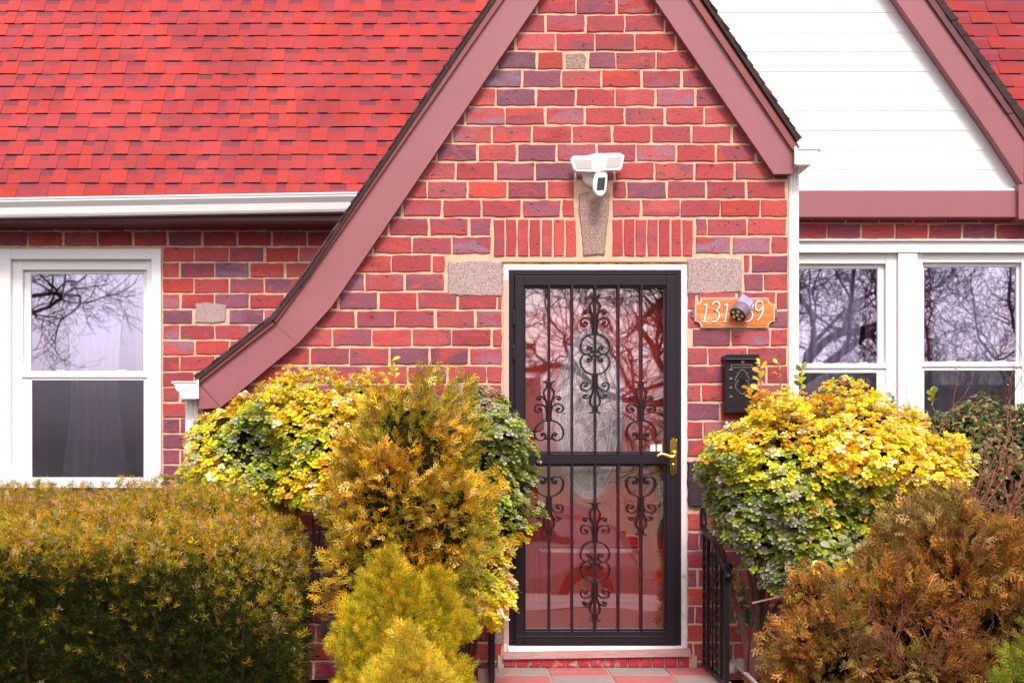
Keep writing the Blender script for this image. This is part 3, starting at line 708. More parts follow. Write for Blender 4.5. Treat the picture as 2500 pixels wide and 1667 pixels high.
mb = MB(); annulus(mb, (84, 208), (92, 216), YI-.02, YI); annulus(mb, (92.5, 216.5), (98, 222), YI-.012, YI); annulus(mb, (98.5, 222.5), (104, 228), YI-.018, YI)
mb.build('oval_moulding', M['wood_t'], inner, smooth=False)
mb = MB(); mb.poly([(X(a, YI), YI-.003, Z(b, YI)) for a, b in ell(84, 208)]); mb.build('oval_glass', M['frost'], inner)
mb = MB()
def cam(pts, r=.0022, cl=False, mir=True):
    sp = smooth(pts, 4)
    for s_ in ((1, -1) if mir else (1,)):
        mb.tube([(X(OC[0]+s_*p[0], YI), YI-.006, Z(OC[1]+p[1], YI)) for p in sp], r, 4)
for rx, ry in ((72, 192), (56, 168)):
    cam([(rx*math.cos(t), ry*math.sin(t)) for t in [math.pi/2*(k/8)*2-math.pi/2 for k in range(9)]])
for t in range(-75, 90, 22):
    a = math.radians(t); cam([(72*math.cos(a), 192*math.sin(a)), (84*math.cos(a), 208*math.sin(a))])
cam([(0, 60), (18, 40), (30, 10), (20, -25), (0, -40)]); cam([(0, -40), (26, -60), (34, -90), (22, -120), (0, -150)]); cam([(0, 20), (22, 0), (50, -8), (72, 0)]); cam([(0, 20), (22, 40), (50, 24), (72, 0)])
cam([(0, 60), (14, 78), (26, 70), (24, 52), (10, 48)]); cam([(0, 110), (14, 90), (0, 74)]); cam([(12, -150), (20, -80), (8, -30), (24, 20), (14, 80), (0, 130)]); cam([(0, -192), (0, -150)]); cam([(0, 130), (0, 192)])
cam([(30, -110), (40, -60), (34, 0), (44, 60), (30, 110)])
mb.build('caming', M['came'], inner)
mb = MB(); Yk = YI-.02
mb.pprism([(1598, 1172), (1603, 1170), (1613, 1172), (1616, 1190), (1612, 1206), (1600, 1206), (1597, 1190)], YI, Yk, YI); mb.pprism([(1602, 1272), (1614, 1272), (1616, 1290), (1608, 1302), (1601, 1292)], YI, Yk, YI)
mb.tube([(X(x, YI), y, Z(z, YI)) for x, z, y in smooth([(1608, 1200, Yk), (1611, 1212, Yk-.04), (1612, 1235, Yk-.05), (1609, 1262, Yk-.04), (1608, 1276, Yk)], 4)], [.006]*8+[.009]*5+[.006]*4, 8); mb.ball((X(1607, YI), Yk-.01, Z(1190, YI)), (.012, .012, .012))
mb.build('handle', M['oldbrass'], inner)
print('house done')

# ------------------------------------------------------------------ wall fittings
def P3(x, y, Y=YB): return V(x, y, Y)
# floodlight camera
fl = empty('security_floodlight', P3(1452, 425), 'white twin-head security floodlight with camera above the keystone', 'floodlight')
mb = MB(); mb.disc((X(1451, YB-.03), Z(425, YB-.03)), .064, YB-.03, YB-.004, 28); mb.disc((X(1451, YB-.03), Z(425, YB-.03)), .055, YB-.04, YB-.03, 28); mb.build('base', M['plast'], fl, bev=.004)
mb = MB(); mb.pprism([(1447, 382), (1455, 379), (1470, 379), (1477, 384), (1474, 400), (1470, 417), (1450, 417), (1448, 400)], YB-.09, YB-.10, YB-.03); mb.build('neck', M['plast'], fl, bev=.008)
for pts, gl in (([(1397.5, 387), (1402, 384), (1432, 384), (1445, 381), (1449, 400), (1449, 415), (1440, 416.5), (1408, 415), (1403, 410)], [(1401, 392), (1443, 391), (1446, 413), (1408, 412)]),
                ([(1477, 378), (1512, 377.5), (1520.5, 382), (1515, 410), (1510, 412.5), (1474, 413), (1472, 396)], [(1485, 385), (1517, 384.5), (1512, 408), (1479, 409)])):
    mb = MB(); mb.pprism(pts, YB-.12, YB-.125, YB-.075); h = mb.build('lamp_head', M['plast'], fl, bev=.007)
    mb = MB(); mb.pprism(gl, YB-.125, YB-.1275, YB-.124); mb.build('diffuser', M['lamp'], h, bev=.001)
mb = MB(); mb.tube([P3(1476, 412, YB-.08), P3(1478, 425, YB-.09), P3(1474, 436, YB-.09)], .012, 8); mb.build('arm', M['plast'], fl)
mb = MB(); mb.pprism([(1454, 428), (1458, 425), (1475, 425), (1480, 430), (1479, 445), (1477, 464), (1472, 473), (1467, 476), (1460, 475), (1453, 466), (1450.5, 458), (1452, 440)], YB-.14, YB-.15, YB-.105); cb = mb.build('camera_body', M['plast'], fl, bev=.006)
mb = MB(); mb.pprism([(1460, 434.5), (1478, 434), (1474.5, 464), (1457, 464)], YB-.15, YB-.153, YB-.149); mb.build('lens_window', M['lens'], cb, bev=.001)
mb = MB(); mb.disc((X(1468, YB-.15), Z(443, YB-.15)), .012, YB-.156, YB-.152); mb.build('lens', M['carglass'], cb)
# number sign
sg = empty('house_number_sign', P3(1792, 764), 'orange weathered wooden house number board reading 131 39 right of the door', 'sign')
def crn(s): return [(1696+s*.7, 747-s*.2)]
def notch(cx, cy, r, a0, a1, n=5): return [(cx+r*math.cos(math.radians(a0+(a1-a0)*k/n)), cy+r*math.sin(math.radians(a0+(a1-a0)*k/n))) for k in range(n+1)]
def board(i):
    x0, y0, x1, y1 = 1696+i, 729+i, 1888-i, 799-i; r = 15
    return notch(x0, y0, r, 90, 0)+notch(x1, y0, r, 180, 90)+notch(x1, y1, r, 270, 180)+notch(x0, y1, r, 0, -90)
mb = MB(); mb.pprism(board(0), YB, YB-.022, YB-.008); mb.build('board_edge', M['signedge'], sg, bev=.003)
mb = MB(); mb.pprism(board(3.5), YB, YB-.026, YB-.02); mb.build('board', M['signwood'], sg, bev=.002)
for a in (1688, 1884):
    mb = MB(); mb.pbox(a, 755, a+12, 776, YB, YB-.016, YB-.008); mb.ball(P3(a+(3 if a < 1700 else 9), 765, YB-.017), .003); mb.build('bracket', M['grey'], sg)
q = lambda x, y: (1670+x/5.228, 700+y/5.228)
one = [[(238, 243), (262, 234), (287, 211)], [(285, 213), (266, 330), (245, 448)], [(222, 455), (246, 449), (270, 451)]]
three = [[(345, 243), (368, 208), (408, 198), (440, 222), (434, 268), (402, 302), (368, 316)], [(372, 314), (412, 318), (434, 348), (434, 388), (408, 430), (372, 452), (342, 444)]]
nine = [[(990, 240), (985, 205), (962, 190), (928, 192), (905, 218), (897, 262), (912, 302), (945, 308), (974, 282), (988, 240)], [(990, 228), (998, 282), (984, 334), (952, 400), (915, 440)]]
YQ = YB
def ribbon(mb, pts, w, y0, y1):
    sp = smooth([q(*p) for p in pts], 4); L_, R_ = [], []
    for k, p in enumerate(sp):
        a = sp[max(k-1, 0)]; b = sp[min(k+1, len(sp)-1)]; d = math.hypot(b[0]-a[0], b[1]-a[1]) or 1; nx, ny = -(b[1]-a[1])/d, (b[0]-a[0])/d
        ww = w*(.8+.35*math.sin(math.pi*k/(len(sp)-1)))
        L_.append((p[0]+nx*ww, p[1]+ny*ww)); R_.append((p[0]-nx*ww, p[1]-ny*ww))
    for k in range(len(sp)-1): mb.pprism([L_[k], L_[k+1], R_[k+1], R_[k]], YB, y0, y1)
for glyph, dx in ((one, 0), (three, 0), (one, 262), (three, 425), (nine, 0)):
    mb = MB()
    for st in glyph:
        st2 = [(a+dx, b) for a, b in st]
        mb.mi = 0; ribbon(mb, st2, 1.75, YB-.0312, YB-.030); mb.mi = 1; ribbon(mb, st2, 2.5, YB-.0298, YB-.0258)
    mb.build('digit', [M['digit'], M['digit_e']], sg)
# solar spot light
sl = empty('solar_light', P3(1810, 750), 'grey solar spotlight with six lamps fixed over the house number board', 'light')
c0 = Vector(P3(1802, 767, YB-.10)); c1 = Vector(P3(1823, 736, YB-.04)); d = (c1-c0)
mb = MB(); mb.tube([c0-d*.05, c0+d*.35, c0+d*.5], [.047, .05, .046], 20); mb.build('lamp_head', M['grey'], sl, bev=.003)
mb = MB(); f0 = c0-d*.06; 
ax = d.normalized(); ux = ax.orthogonal().normalized(); vx = ax.cross(ux)
mb.tube([f0-ax*.002, f0+ax*.003], [.0445, .0445], 20); mb.build('face_plate', M['lens'], sl)
mb = MB()
for k in range(6):
    p = f0 if k == 5 else f0+(ux*math.cos(k*1.257)+vx*math.sin(k*1.257))*.027
    mb.tube([p-ax*.004, p-ax*.0015], [.0095, .0095], 12)
mb.build('led', M['led'], sl)
mb = MB(); w = Vector(P3(1870, 745, YB-.06))-Vector(P3(1838, 720, YB-.06)); 
A, B, C_, D = [Vector(P3(x, y, Yq)) for x, y, Yq in ((1812, 714, YB-.05), (1842, 735, YB-.06), (1828, 762, YB-.115), (1794, 744, YB-.105))]
nn = (B-A).cross(D-A).normalized(); nn = nn if nn.y < 0 else -nn
for a_, b_ in ((0, .012),):
    i = len(mb.v); mb.v += [tuple(p+nn*a_) for p in (A, B, C_, D)]+[tuple(p-nn*.03) for p in (A, B, C_, D)]
    mb.face([i, i+1, i+2, i+3]); mb.face([i+7, i+6, i+5, i+4])
    for k in range(4): l = (k+1) % 4; mb.face([i+k, i+4+k, i+4+l, i+l])
mb.build('housing', M['grey'], sl, bev=.003)
mb = MB(); ctr = (A+B+C_+D)/4
for half in (0, 1):
    u0, u1 = (.06, .49) if half == 0 else (.51, .94)
    bl = lambda u, v: (A*(1-u)+B*u)*(1-v)+(D*(1-u)+C_*u)*v+nn*.0015
    mb.poly([bl(u0, .05), bl(u1, .05), bl(u1, .72), bl(u0, .72)])
mb.build('solar_panel', M['panel'], sl)
mb = MB(); mb.tube([P3(1815, 745, YB-.03), P3(1815, 745, YB-.015)], .02, 12); mb.build('mount', M['grey'], sl)
M['relief_highlight'] = mat('highlight_on_black', (.20, .16, .16), .3, var=.3, scale=30)  # lighter than the mailbox body, highlights of the relief put into its colour
# mailbox
YM = YB-.1
mbx = empty('mailbox', P3(1810, 930), 'black cast metal mailbox with embossed lantern pattern on the brick wall', 'mailbox')
mb = MB(); mb.pbox(1771, 876, 1849, 1008, YM, YB-.10, YB-.006); mb.build('body', M['iron'], mbx, bev=.003)
mb = MB(); mb.pprism([(1771, 867), (1850, 867), (1853, 878), (1768, 878)], YM, YB-.118, YB-.006); mb.pbox(1769, 876, 1852, 879.5, YM, YB-.124, YB-.1); mb.build('lid', M['iron'], mbx, bev=.003)
mb = MB(); fy = YB-.1
mb.pbox(1786, 889.5, 1835, 891, YM, fy-.004, fy); mb.pbox(1786, 896, 1835, 897.5, YM, fy-.004, fy); mb.pbox(1784.5, 890, 1786, 897, YM, fy-.004, fy); mb.pbox(1835, 890, 1836.5, 897, YM, fy-.004, fy)
for x in (1784, 1839):
    for y in (904, 926, 948, 970): mb.pprism([(x-5, y), (x+5, y), (x, y-6)], YM, fy-.007, fy)
for s_ in (-1, 1):
    for st in ([(0, 902), (6, 906), (9, 911), (14, 912)], [(10, 914), (15, 921), (18, 930)], [(8, 928), (12, 930), (16, 936), (14, 940)], [(18, 938), (16, 948), (10, 954)], [(0, 962), (5, 960), (8, 955)]):
        mb.tube([(X(1812+s_*a, YM), fy-.003, Z(b, YM)) for a, b in st], .0022, 5)
mb.build('relief', M['relief_highlight'], mbx)
mb = MB()
for a in (1806, 1812.6): 
    for y in (924, 931, 938): mb.pbox(a, y, a+5.4, y+5.4, YM, fy-.0045, fy-.001)
mb.build('grating', M['lens'], mbx)
mb = MB(); mb.disc((X(1813, YM), Z(883.5, YM)), .009, fy-.006, fy, 12); mb.build('lock', M['oldbrass'], mbx)

# ------------------------------------------------------------------ landing, steps, ground
mb = MB(); mb.box(.08, 1.36, 6.55, YB-.035, -.35, -.006); land = mb.build('landing', M['grout'], None, label=None); tag(land, 'tiled concrete landing in grey and pink squares before the door', 'landing')
xs = [.137, .454, .771, 1.081, 1.34]; ys = [7.665, 7.39, 7.075, 6.76, 6.57]
for m_, par, nm in ((M['tile_g'], 0, 'tile'), (M['tile_p'], 1, 'tile')):
    mb = MB()
    for i in range(4):
        for j in range(4):
            if (i+j) % 2 == par: mb.box(xs[i]+.005, xs[i+1]-.005, ys[j+1]+.005, ys[j]-.005, -.006, 0)
    mb.build('paving', m_, land, bev=.0015, label='grey tiles' if par == 0 else 'pink tiles')
def ground():
    prof = [(-60, -1.0), (-9.2, -1.0), (-9.1, -.85), (-7.2, -.83)]
    mb = MB(); ysamp = [11.5, 9.2, 7.7, 6.6, 5.2, 3.5, 2.0, .9]; zs = [-.09, -.09, -.09, -.12, -.2, -.32, -.42, -.45]
    xs_ = [-60, -20, -8]+[-5+.5*k for k in range(21)]+[8, 20, 60]
    for r in range(len(ysamp)-1):
        for c in range(len(xs_)-1):
            def g(x, y, z): return (x, y, z+(.03*mn.noise(Vector((x*1.3, y*1.3, 0))) if abs(x) < 6 else 0))
            mb.poly([g(xs_[c], ysamp[r+1], zs[r+1]), g(xs_[c+1], ysamp[r+1], zs[r+1]), g(xs_[c+1], ysamp[r], zs[r]), g(xs_[c], ysamp[r], zs[r])])
    return mb.build('ground', M['soil'])
tag(ground(), kind='structure')
mb = MB(); mb.box(-200, 200, -.6, .9, -.6, -.446); tag(mb.build('pavement', M['concrete']), kind='structure')
mb = MB(); mb.poly([(-200, -1.9, -.93), (200, -1.9, -.93), (200, -.6, -.46), (-200, -.6, -.46)]); tag(mb.build('verge', M['lawn']), kind='structure')
mb = MB(); mb.box(-200, 200, -2.05, -1.9, -1.3, -.92); tag(mb.build('kerb', M['concrete']), kind='structure')
mb = MB(); mb.poly([(-400, -10, -1.05), (400, -10, -1.05), (400, -2.05, -1.05), (-400, -2.05, -1.05)]); tag(mb.build('road', M['asphalt']), kind='structure')
mb = MB(); mb.poly([(-400, -400, -1.0), (400, -400, -1.0), (400, -10, -1.0), (-400, -10, -1.0)]); mb.poly([(-400, 11.5, -.1), (400, 11.5, -.1), (400, 400, -.1), (-400, 400, -.1)]); tag(mb.build('ground', M['lawn']), kind='structure')
st = MB(); st.box(.08, 1.36, 6.25, 6.55, -.35, -.12); tag(st.build('step', M['concrete'], loc=(.7, 6.4, -.3), bev=.01), 'concrete step below the tiled landing', 'step')

# ------------------------------------------------------------------ railings
def railing(x, label, pts_y, top, yend):
    r = empty('railing', (x, yend, 0), label, 'railing', 'iron railings of the landing')
    mb = MB(); mb.box(x-.012, x+.012, yend, 7.68, .012, .03); mb.build('bottom_rail', M['iron'], r, bev=.002)
    tp = smooth([(x, a, b) for a, b in top], 5)
    mb = MB(); n = len(tp); mb.tube(tp, [.019]*(n-6)+[.020, .022, .025, .027, .026, .018], 10); mb.ball((x+.02, yend+.06, top[-1][1]+.05), .022); mb.build('handrail', M['iron'], r, smooth=True)
    def ztop(y):
        c = sorted(tp, key=lambda p: abs(p[1]-y))[0]; return c[2]
    for k, y in enumerate(pts_y):
        mb = MB(); zt_ = ztop(y); h = .0085 if k % 2 else .0075
        if k == len(pts_y)-1: h = .0125
        if k % 2 == 0 and k < len(pts_y)-1:       # twisted bar
            N_ = 46; i = len(mb.v)
            for a in range(N_+1):
                t = a/N_; z = .03+(zt_-.03)*t; an = t*22
                for b in range(4):
                    mb.v.append((x+h*1.3*math.cos(an+b*math.pi/2), y+h*1.3*math.sin(an+b*math.pi/2), z))
            for a in range(N_):
                for b in range(4): mb.face([i+a*4+b, i+a*4+(b+1) % 4, i+a*4+4+(b+1) % 4, i+a*4+4+b])
        else: mb.box(x-h, x+h, y-h, y+h, .0 if k == len(pts_y)-1 else .03, zt_)
        mb.build('baluster' if k < len(pts_y)-1 else 'post', M['iron'], r)
    # scroll panel between the second and third bars
    mb = MB(); ya, yb = pts_y[1], pts_y[2]; ym = (ya+yb)/2; w = abs(ya-yb)*.42
    for (z0, h) in ((.12, .16), (.30, .16), (.48, .16)):
        for s_ in (-1, 1):
            pts = [(x, ym+s_*w*math.sin(t)*(1-.15*t/3), z0+h*(.5-.5*math.cos(t))) for t in [k*.35 for k in range(14)]]
            mb.tube(smooth(pts, 2), .005, 6)
            mb.ball(pts[-1], .009, 8, 5)
    mb.tube([(x, ym, .03), (x, ym, .66)], .005, 6)
    mb.build('scroll_ornament', M['iron'], r, smooth=True)
    return r
tops = [(7.69, .90), (7.685, .80), (7.65, .745), (7.55, .725), (7.38, .71), (7.30, .69), (7.2, .64), (7.1, .60), (7.02, .585), (6.985, .565), (6.975, .54)]
railing(1.3, 'black wrought iron railing with curled end, right of the door', [7.66, 7.53, 7.28, 7.15, 7.01], tops, 7.0)
railing(.145, 'black wrought iron railing mostly behind the shrubs, left of the door', [7.66, 7.53, 7.28, 7.15, 7.01], tops, 7.0)

# ------------------------------------------------------------------ foliage tools
def frames(nrm, spread, up=0.0):
    n = len(nrm); nr = nrm+RNG.normal(0, spread, (n, 3)); nr[:, 2] += up
    nr /= np.linalg.norm(nr, axis=1)[:, None]+1e-9
    t = RNG.normal(0, 1, (n, 3)); t -= nr*(t*nr).sum(1)[:, None]; t /= np.linalg.norm(t, axis=1)[:, None]+1e-9
    return np.cross(t, nr), t, nr            # right, along, normal
class FB:
    def __init__(s): s.v = []; s.q = []; s.c = []; s.n = 0
    def add(s, tv, tq, pos, A, B, Cn, sc, col):
        tv = np.array(tv, float); tq = np.array(tq, int); n = len(pos); k = len(tv)
        v = pos[:, None, :]+sc[:, None, None]*(tv[None, :, 0:1]*A[:, None, :]+tv[None, :, 1:2]*B[:, None, :]+tv[None, :, 2:3]*Cn[:, None, :])
        q = tq[None]+(np.arange(n)*k)[:, None, None]+s.n
        s.v.append(v.reshape(-1, 3)); s.q.append(q.reshape(-1, 4)); s.n += n*k
        s.c.append(np.repeat(col, len(tq), axis=0)*(RNG.uniform(.62, 1.38, (n*len(tq), 1)) if len(tq) != 8 and len(tq) != 72 else np.repeat(RNG.uniform(.72, 1.25, (n*len(tq)//8, 1))*RNG.uniform(.9, 1.1, (n*len(tq)//8, 3)), 8, axis=0)))
    def build(s, name, m, parent, smooth=False):
        v = np.concatenate(s.v)-np.array(origin(parent)); q = np.concatenate(s.q); c = np.concatenate(s.c)
        me = bpy.data.meshes.new(name); me.vertices.add(len(v)); me.vertices.foreach_set('co', v.ravel())
        me.loops.add(len(q)*4); me.loops.foreach_set('vertex_index', q.ravel().astype(np.int32))
        me.polygons.add(len(q)); me.polygons.foreach_set('loop_start', (np.arange(len(q))*4).astype(np.int32))
        me.update(calc_edges=True)
        a = me.color_attributes.new('col', 'FLOAT_COLOR', 'CORNER'); arr = np.ones((len(q)*4, 4)); arr[:, :3] = np.repeat(c, 4, axis=0); a.data.foreach_set('color', arr.ravel())
        me.materials.append(m)
        if smooth: me.polygons.foreach_set('use_smooth', np.ones(len(q), bool))
        o = bpy.data.objects.new(name, me); C.objects.link(o); o.parent = parent; return o
# templates
def leaf_t(w=.3, fold=.12, droop=.1):
    ys = [0, .28, .58, .88, 1.0]; ws = [.02, w*.66, w, w*.74, .05]; v = []
    for y, ww in zip(ys, ws):
        z = -droop*y*y; v += [(-ww, y, z+fold*ww/w*.5), (0, y, z-.0), (ww, y, z+fold*ww/w*.5)]
    q = []
    for k in range(4):
        a = k*3; q += [(a, a+1, a+4, a+3), (a+1, a+2, a+5, a+4)]
    return v, q
def blade(v, q, p, d, L, w, nrm=(0, 0, 1)):
    p = np.array(p, float); d = np.array(d, float); d /= np.linalg.norm(d); s = np.cross(d, nrm)
    if np.linalg.norm(s) < .1: s = np.cross(d, (1, 0, 0))
    s /= np.linalg.norm(s); i = len(v)
    v += [tuple(p), tuple(p+d*L*.45+s*w), tuple(p+d*L), tuple(p+d*L*.45-s*w)]; q.append((i, i+1, i+2, i+3))
def yew_t(seed):
    r = random.Random(seed); v, q = [], []
    for k in range(6):
        t = .08+.9*k/6
        for s in (-1, 1):
            blade(v, q, (0, t*.75, 0), (s*1.0*(1-t*.35), .35+.7*t, r.uniform(-.35, .6)), .46*(1-.25*t)*r.uniform(.8, 1.15), .030)
    blade(v, q, (0, .75, 0), (0, 1, .2), .34, .032); blade(v, q, (0, 0, 0), (0, 1, 0), .8, .018)
    return v, q
def spruce_t(seed):
    r = random.Random(seed); v, q = [], []
    for k in range(16):
        a = k*2.4; t = k/16; blade(v, q, (0, .05+t*.55, 0), (math.cos(a)*(1-.6*t), .5+.9*t, math.sin(a)*(1-.6*t)), .50*r.uniform(.8, 1.15), .028, (math.sin(a), 0, -math.cos(a)))
    return v, q
def thuja_t(seed):
    r = random.Random(seed); v, q = [], []
    def seg(p, a, L, w, dep):
        d = (math.sin(a), math.cos(a), r.uniform(-.12, .12)); blade(v, q, p, d, L, w)
        if dep == 0: return
        n = 6 if dep == 2 else 2
        for k in range(n):
            t = .18+.72*k/n; s = 1 if k % 2 else -1
            pp = (p[0]+d[0]*L*t, p[1]+d[1]*L*t, p[2]+d[2]*L*t); seg(pp, a+s*(.62+r.uniform(-.12, .12)), L*(.58-.3*t if dep == 2 else .42), w*.85, dep-1)
    seg((0, 0, 0), 0, 1.0, .042, 2); return v, q
def rosette_t(seed, n=6, w=.30):
    r = random.Random(seed); v, q = [], []; lv, lq = leaf_t(w, .10, .18)
    for k in range(n+3):
        inner = k >= n; az = k*2.4+r.uniform(-.25, .25); el = (1.05 if inner else .35)+r.uniform(-.2, .25); L = (.55 if inner else 1)*r.uniform(.75, 1.15)
        d = Vector((math.cos(az)*math.cos(el), math.sin(el), math.sin(az)*math.cos(el))); up_ = Vector((0, 1, 0)); nn = (up_-d*up_.dot(d)).normalized(); sd_ = d.cross(nn); i = len(v)
        h = Vector((0, (.25 if inner else 0)+r.uniform(-.15, .1), 0))
        for a_, b_, c_ in lv: v.append(tuple(h+(sd_*a_+d*(b_+.06)+nn*c_)*L))
        q += [tuple(i+x for x in f) for f in lq]
    return v, q
def star_t(seed):
    r = random.Random(seed); v, q = [], []
    for k in range(11):
        az = k*2.4; el = .1+1.2*(k/11)+r.uniform(-.15, .15)
        blade(v, q, (0, .05+.3*k/11, 0), (math.cos(az)*math.cos(el), math.sin(el), math.sin(az)*math.cos(el)), .52*r.uniform(.8, 1.15), .036, (-math.sin(az), 0, math.cos(az)) if k % 2 else (0, 1, 0))
    return v, q
ROS = [rosette_t(k, 5+k % 2, .36) for k in range(6)]
LEAF, YEW, SPR, THU = [leaf_t(.31), leaf_t(.36, .2, .25), leaf_t(.27, .06, -.08)], [star_t(1), star_t(2), yew_t(3), star_t(4)], [spruce_t(k) for k in range(2)], [thuja_t(k) for k in range(4)]
def nz3(p, s, o=0.0): return np.array([mn.noise(Vector((a*s+o, b*s, c*s))) for a, b, c in p])
def shell(ells, n, keep=.6, depth=.12, lump=.05, ls=5.0):
    """random points in the outer layer of a union of ellipsoids -> pos, outward normal, depth 0..1"""
    vol = np.array([(r[0]*r[1]+r[1]*r[2]+r[0]*r[2]) for c, r in ells]); vol /= vol.sum(); P_, N_ = [], []
    for (c, r), w in zip(ells, vol):
        m = int(n*w*1.6); d = RNG.normal(0, 1, (m, 3)); d /= np.linalg.norm(d, axis=1)[:, None]
        c, r = np.array(c), np.array(r); p = c+d*r; nn = d/r; nn /= np.linalg.norm(nn, axis=1)[:, None]
        ok = nn[:, 1] < keep
        for c2, r2 in ells:
            if c2 is c: continue
            q = (p-np.array(c2))/np.array(r2)
            if not (np.allclose(c, c2) and np.allclose(r, r2)): ok &= (q**2).sum(1) > .72
        P_.append(p[ok]); N_.append(nn[ok])
    P_ = np.concatenate(P_); N_ = np.concatenate(N_)
    if len(P_) > n: k = RNG.permutation(len(P_))[:n]; P_, N_ = P_[k], N_[k]
    dd = RNG.random(len(P_))**1.6; P_ = P_+N_*(lump*nz3(P_, ls))[:, None]*1.6-N_*(dd*depth)[:, None]
    return P_, N_, dd
def core(name, ells, k, parent, m=None):  # solid lumps added inside a crown as painted shade between the leaves
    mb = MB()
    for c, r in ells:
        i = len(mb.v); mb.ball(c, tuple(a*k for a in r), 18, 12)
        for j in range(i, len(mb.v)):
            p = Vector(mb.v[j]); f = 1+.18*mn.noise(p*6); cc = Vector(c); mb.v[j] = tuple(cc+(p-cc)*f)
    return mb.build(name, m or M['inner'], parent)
def pick(pal, n, jit=.12):
    pal = np.array(pal); c = pal[RNG.integers(0, len(pal), n)]; return c*RNG.uniform(1-jit, 1+jit, (n, 1))*RNG.uniform(.94, 1.06, (n, 3))
def scatter(fb, T, pos, nrm, size, spread, col, up=0.0, tdir=None, tmix=0.0):
    A, B, N_ = frames(nrm, spread, up)
    if tdir is not None:            # pull the growth direction towards tdir
        B = B*(1-tmix)+tdir*tmix; B /= np.linalg.norm(B, axis=1)[:, None]+1e-9
        A = np.cross(B, N_); A /= np.linalg.norm(A, axis=1)[:, None]+1e-9; N_ = np.cross(A, B)
    which = RNG.integers(0, len(T), len(pos)); sc = size*RNG.uniform(.7, 1.25, len(pos))
    for k, t in enumerate(T):
        s = which == k
        if s.any(): fb.add(*t, pos[s], A[s], B[s], N_[s], sc[s], col[s])
def E(px, py, Y, rx, rz, ry): return ((X(px, Y), Y, Z(py, Y)), (rx*Y/F, ry, rz*Y/F))
def stems(mb, base, tips, r0, n=5, wob=.04, seg=6):
    for t in tips:
        b = Vector(base)+Vector((random.uniform(-.03, .03), random.uniform(-.03, .03), 0)); t = Vector(t); pts = []
        o = Vector((0, 0, 0))
        for k in range(seg+1):
            u = k/seg
            if 0 < k < seg: o = o+Vector((random.uniform(-wob, wob), random.uniform(-wob, wob), random.uniform(-wob*.4, wob*.4)))*.5
            e = Vector(((t.x-b.x)*u**1.5, (t.y-b.y)*u**1.3, (t.z-b.z)*u)); pts.append(b+e+o*(1-abs(2*u-1)**3))
        mb.tube(pts, [r0*(1-.75*k/seg) for k in range(seg+1)], n)

YEL = [(.88, .66, .02), (.90, .72, .03), (.86, .56, .03), (.92, .76, .10), (.95, .80, .48), (.82, .70, .02), (.90, .46, .06), (.84, .72, .03), (.90, .70, .03)]
LIM = [(.66, .66, .02), (.48, .54, .02), (.74, .70, .03)]
GRN = [(.30, .36, .03), (.38, .44, .05), (.20, .27, .03), (.42, .42, .12), (.42, .42, .22), (.34, .40, .04), (.52, .52, .06)]
GRY = [(.42, .40, .26), (.30, .33, .15), (.50, .45, .34), (.20, .25, .07)]
def euonymus(ells, n, base, label, yfun, tips, size=.034, r0=.011, keep=.6, cat='shrub', group=None, stem_m='bark'):
    e = empty('variegated_shrub', base, label, cat, group)
    fb = FB(); P_, N_, dd = shell(ells, n//5, keep, .14, .10, 4.0)
    y = yfun(P_, N_)+.55*nz3(P_, 4.5, 3.1)+.45*nz3(P_, 13.0, 9.0)+RNG.normal(0, .10, len(P_))
    col = np.where((y > .5)[:, None], pick(YEL, len(P_)), np.where((y > .36)[:, None], pick(LIM, len(P_)), np.where((y > -.08)[:, None], pick(GRN, len(P_)), pick(GRY+GRN[:2], len(P_)))))
    up = np.array([0, -.25, .9]); t = N_*.6+up
    scatter(fb, ROS, P_, N_, size, .6, col, .1, t/np.linalg.norm(t, axis=1)[:, None], .75)
    fb.build('foliage', M['leaf'], e, True)
    mb = MB(); stems(mb, base, tips, r0); 
    # fine twigs through the crown
    k = RNG.permutation(len(P_))[:160]
    for p, nn in zip(P_[k], N_[k]):
        a = Vector(p-nn*.16); b = Vector(p+nn*.01); c = (a+b)/2+Vector(RNG.normal(0, .012, 3)); mb.tube([a, c, b], [.0035, .0028, .0015], 4)
    mb.build('branches', M[stem_m], e)
    core('shade_core', ells, .64, e)
    return e, (P_, N_)
# ------------------------------------------------------------------ plants
GZ = -.09
# big right euonymus
ellsC = [E(1915, 1150, 7.0, 185, 190, .42), E(2090, 1110, 7.0, 190, 158, .45), E(2215, 1165, 6.95, 135, 130, .36), E(2275, 1185, 6.8, 62, 85, .2), E(1825, 1180, 6.95, 88, 135, .30), E(1818, 1275, 7.0, 72, 80, .22), E(1980, 1270, 6.95, 170, 120, .30), E(1880, 1310, 7.0, 125, 90, .26), E(1985, 1350, 6.9, 130, 82, .26)]
x0 = X(2000, 7)
eC, (pc, nc) = euonymus(ellsC, 54000, V(1838, 1650, 7.15), 'large mounded shrub with bright yellow top and green flank right of the door',
    lambda p, n: .50+.50*(n[:, 2]-.15)+.95*(p[:, 0]-x0)+1.1*(p[:, 2]-.98),
    [V(1790, 1300, 7.1), V(1830, 1330, 7.05), V(1900, 1360, 7.1), V(1960, 1340, 7.1), V(2040, 1330, 7.1), V(1740, 1260, 7.1), V(1870, 1290, 7.2)], r0=.022, size=.0235)
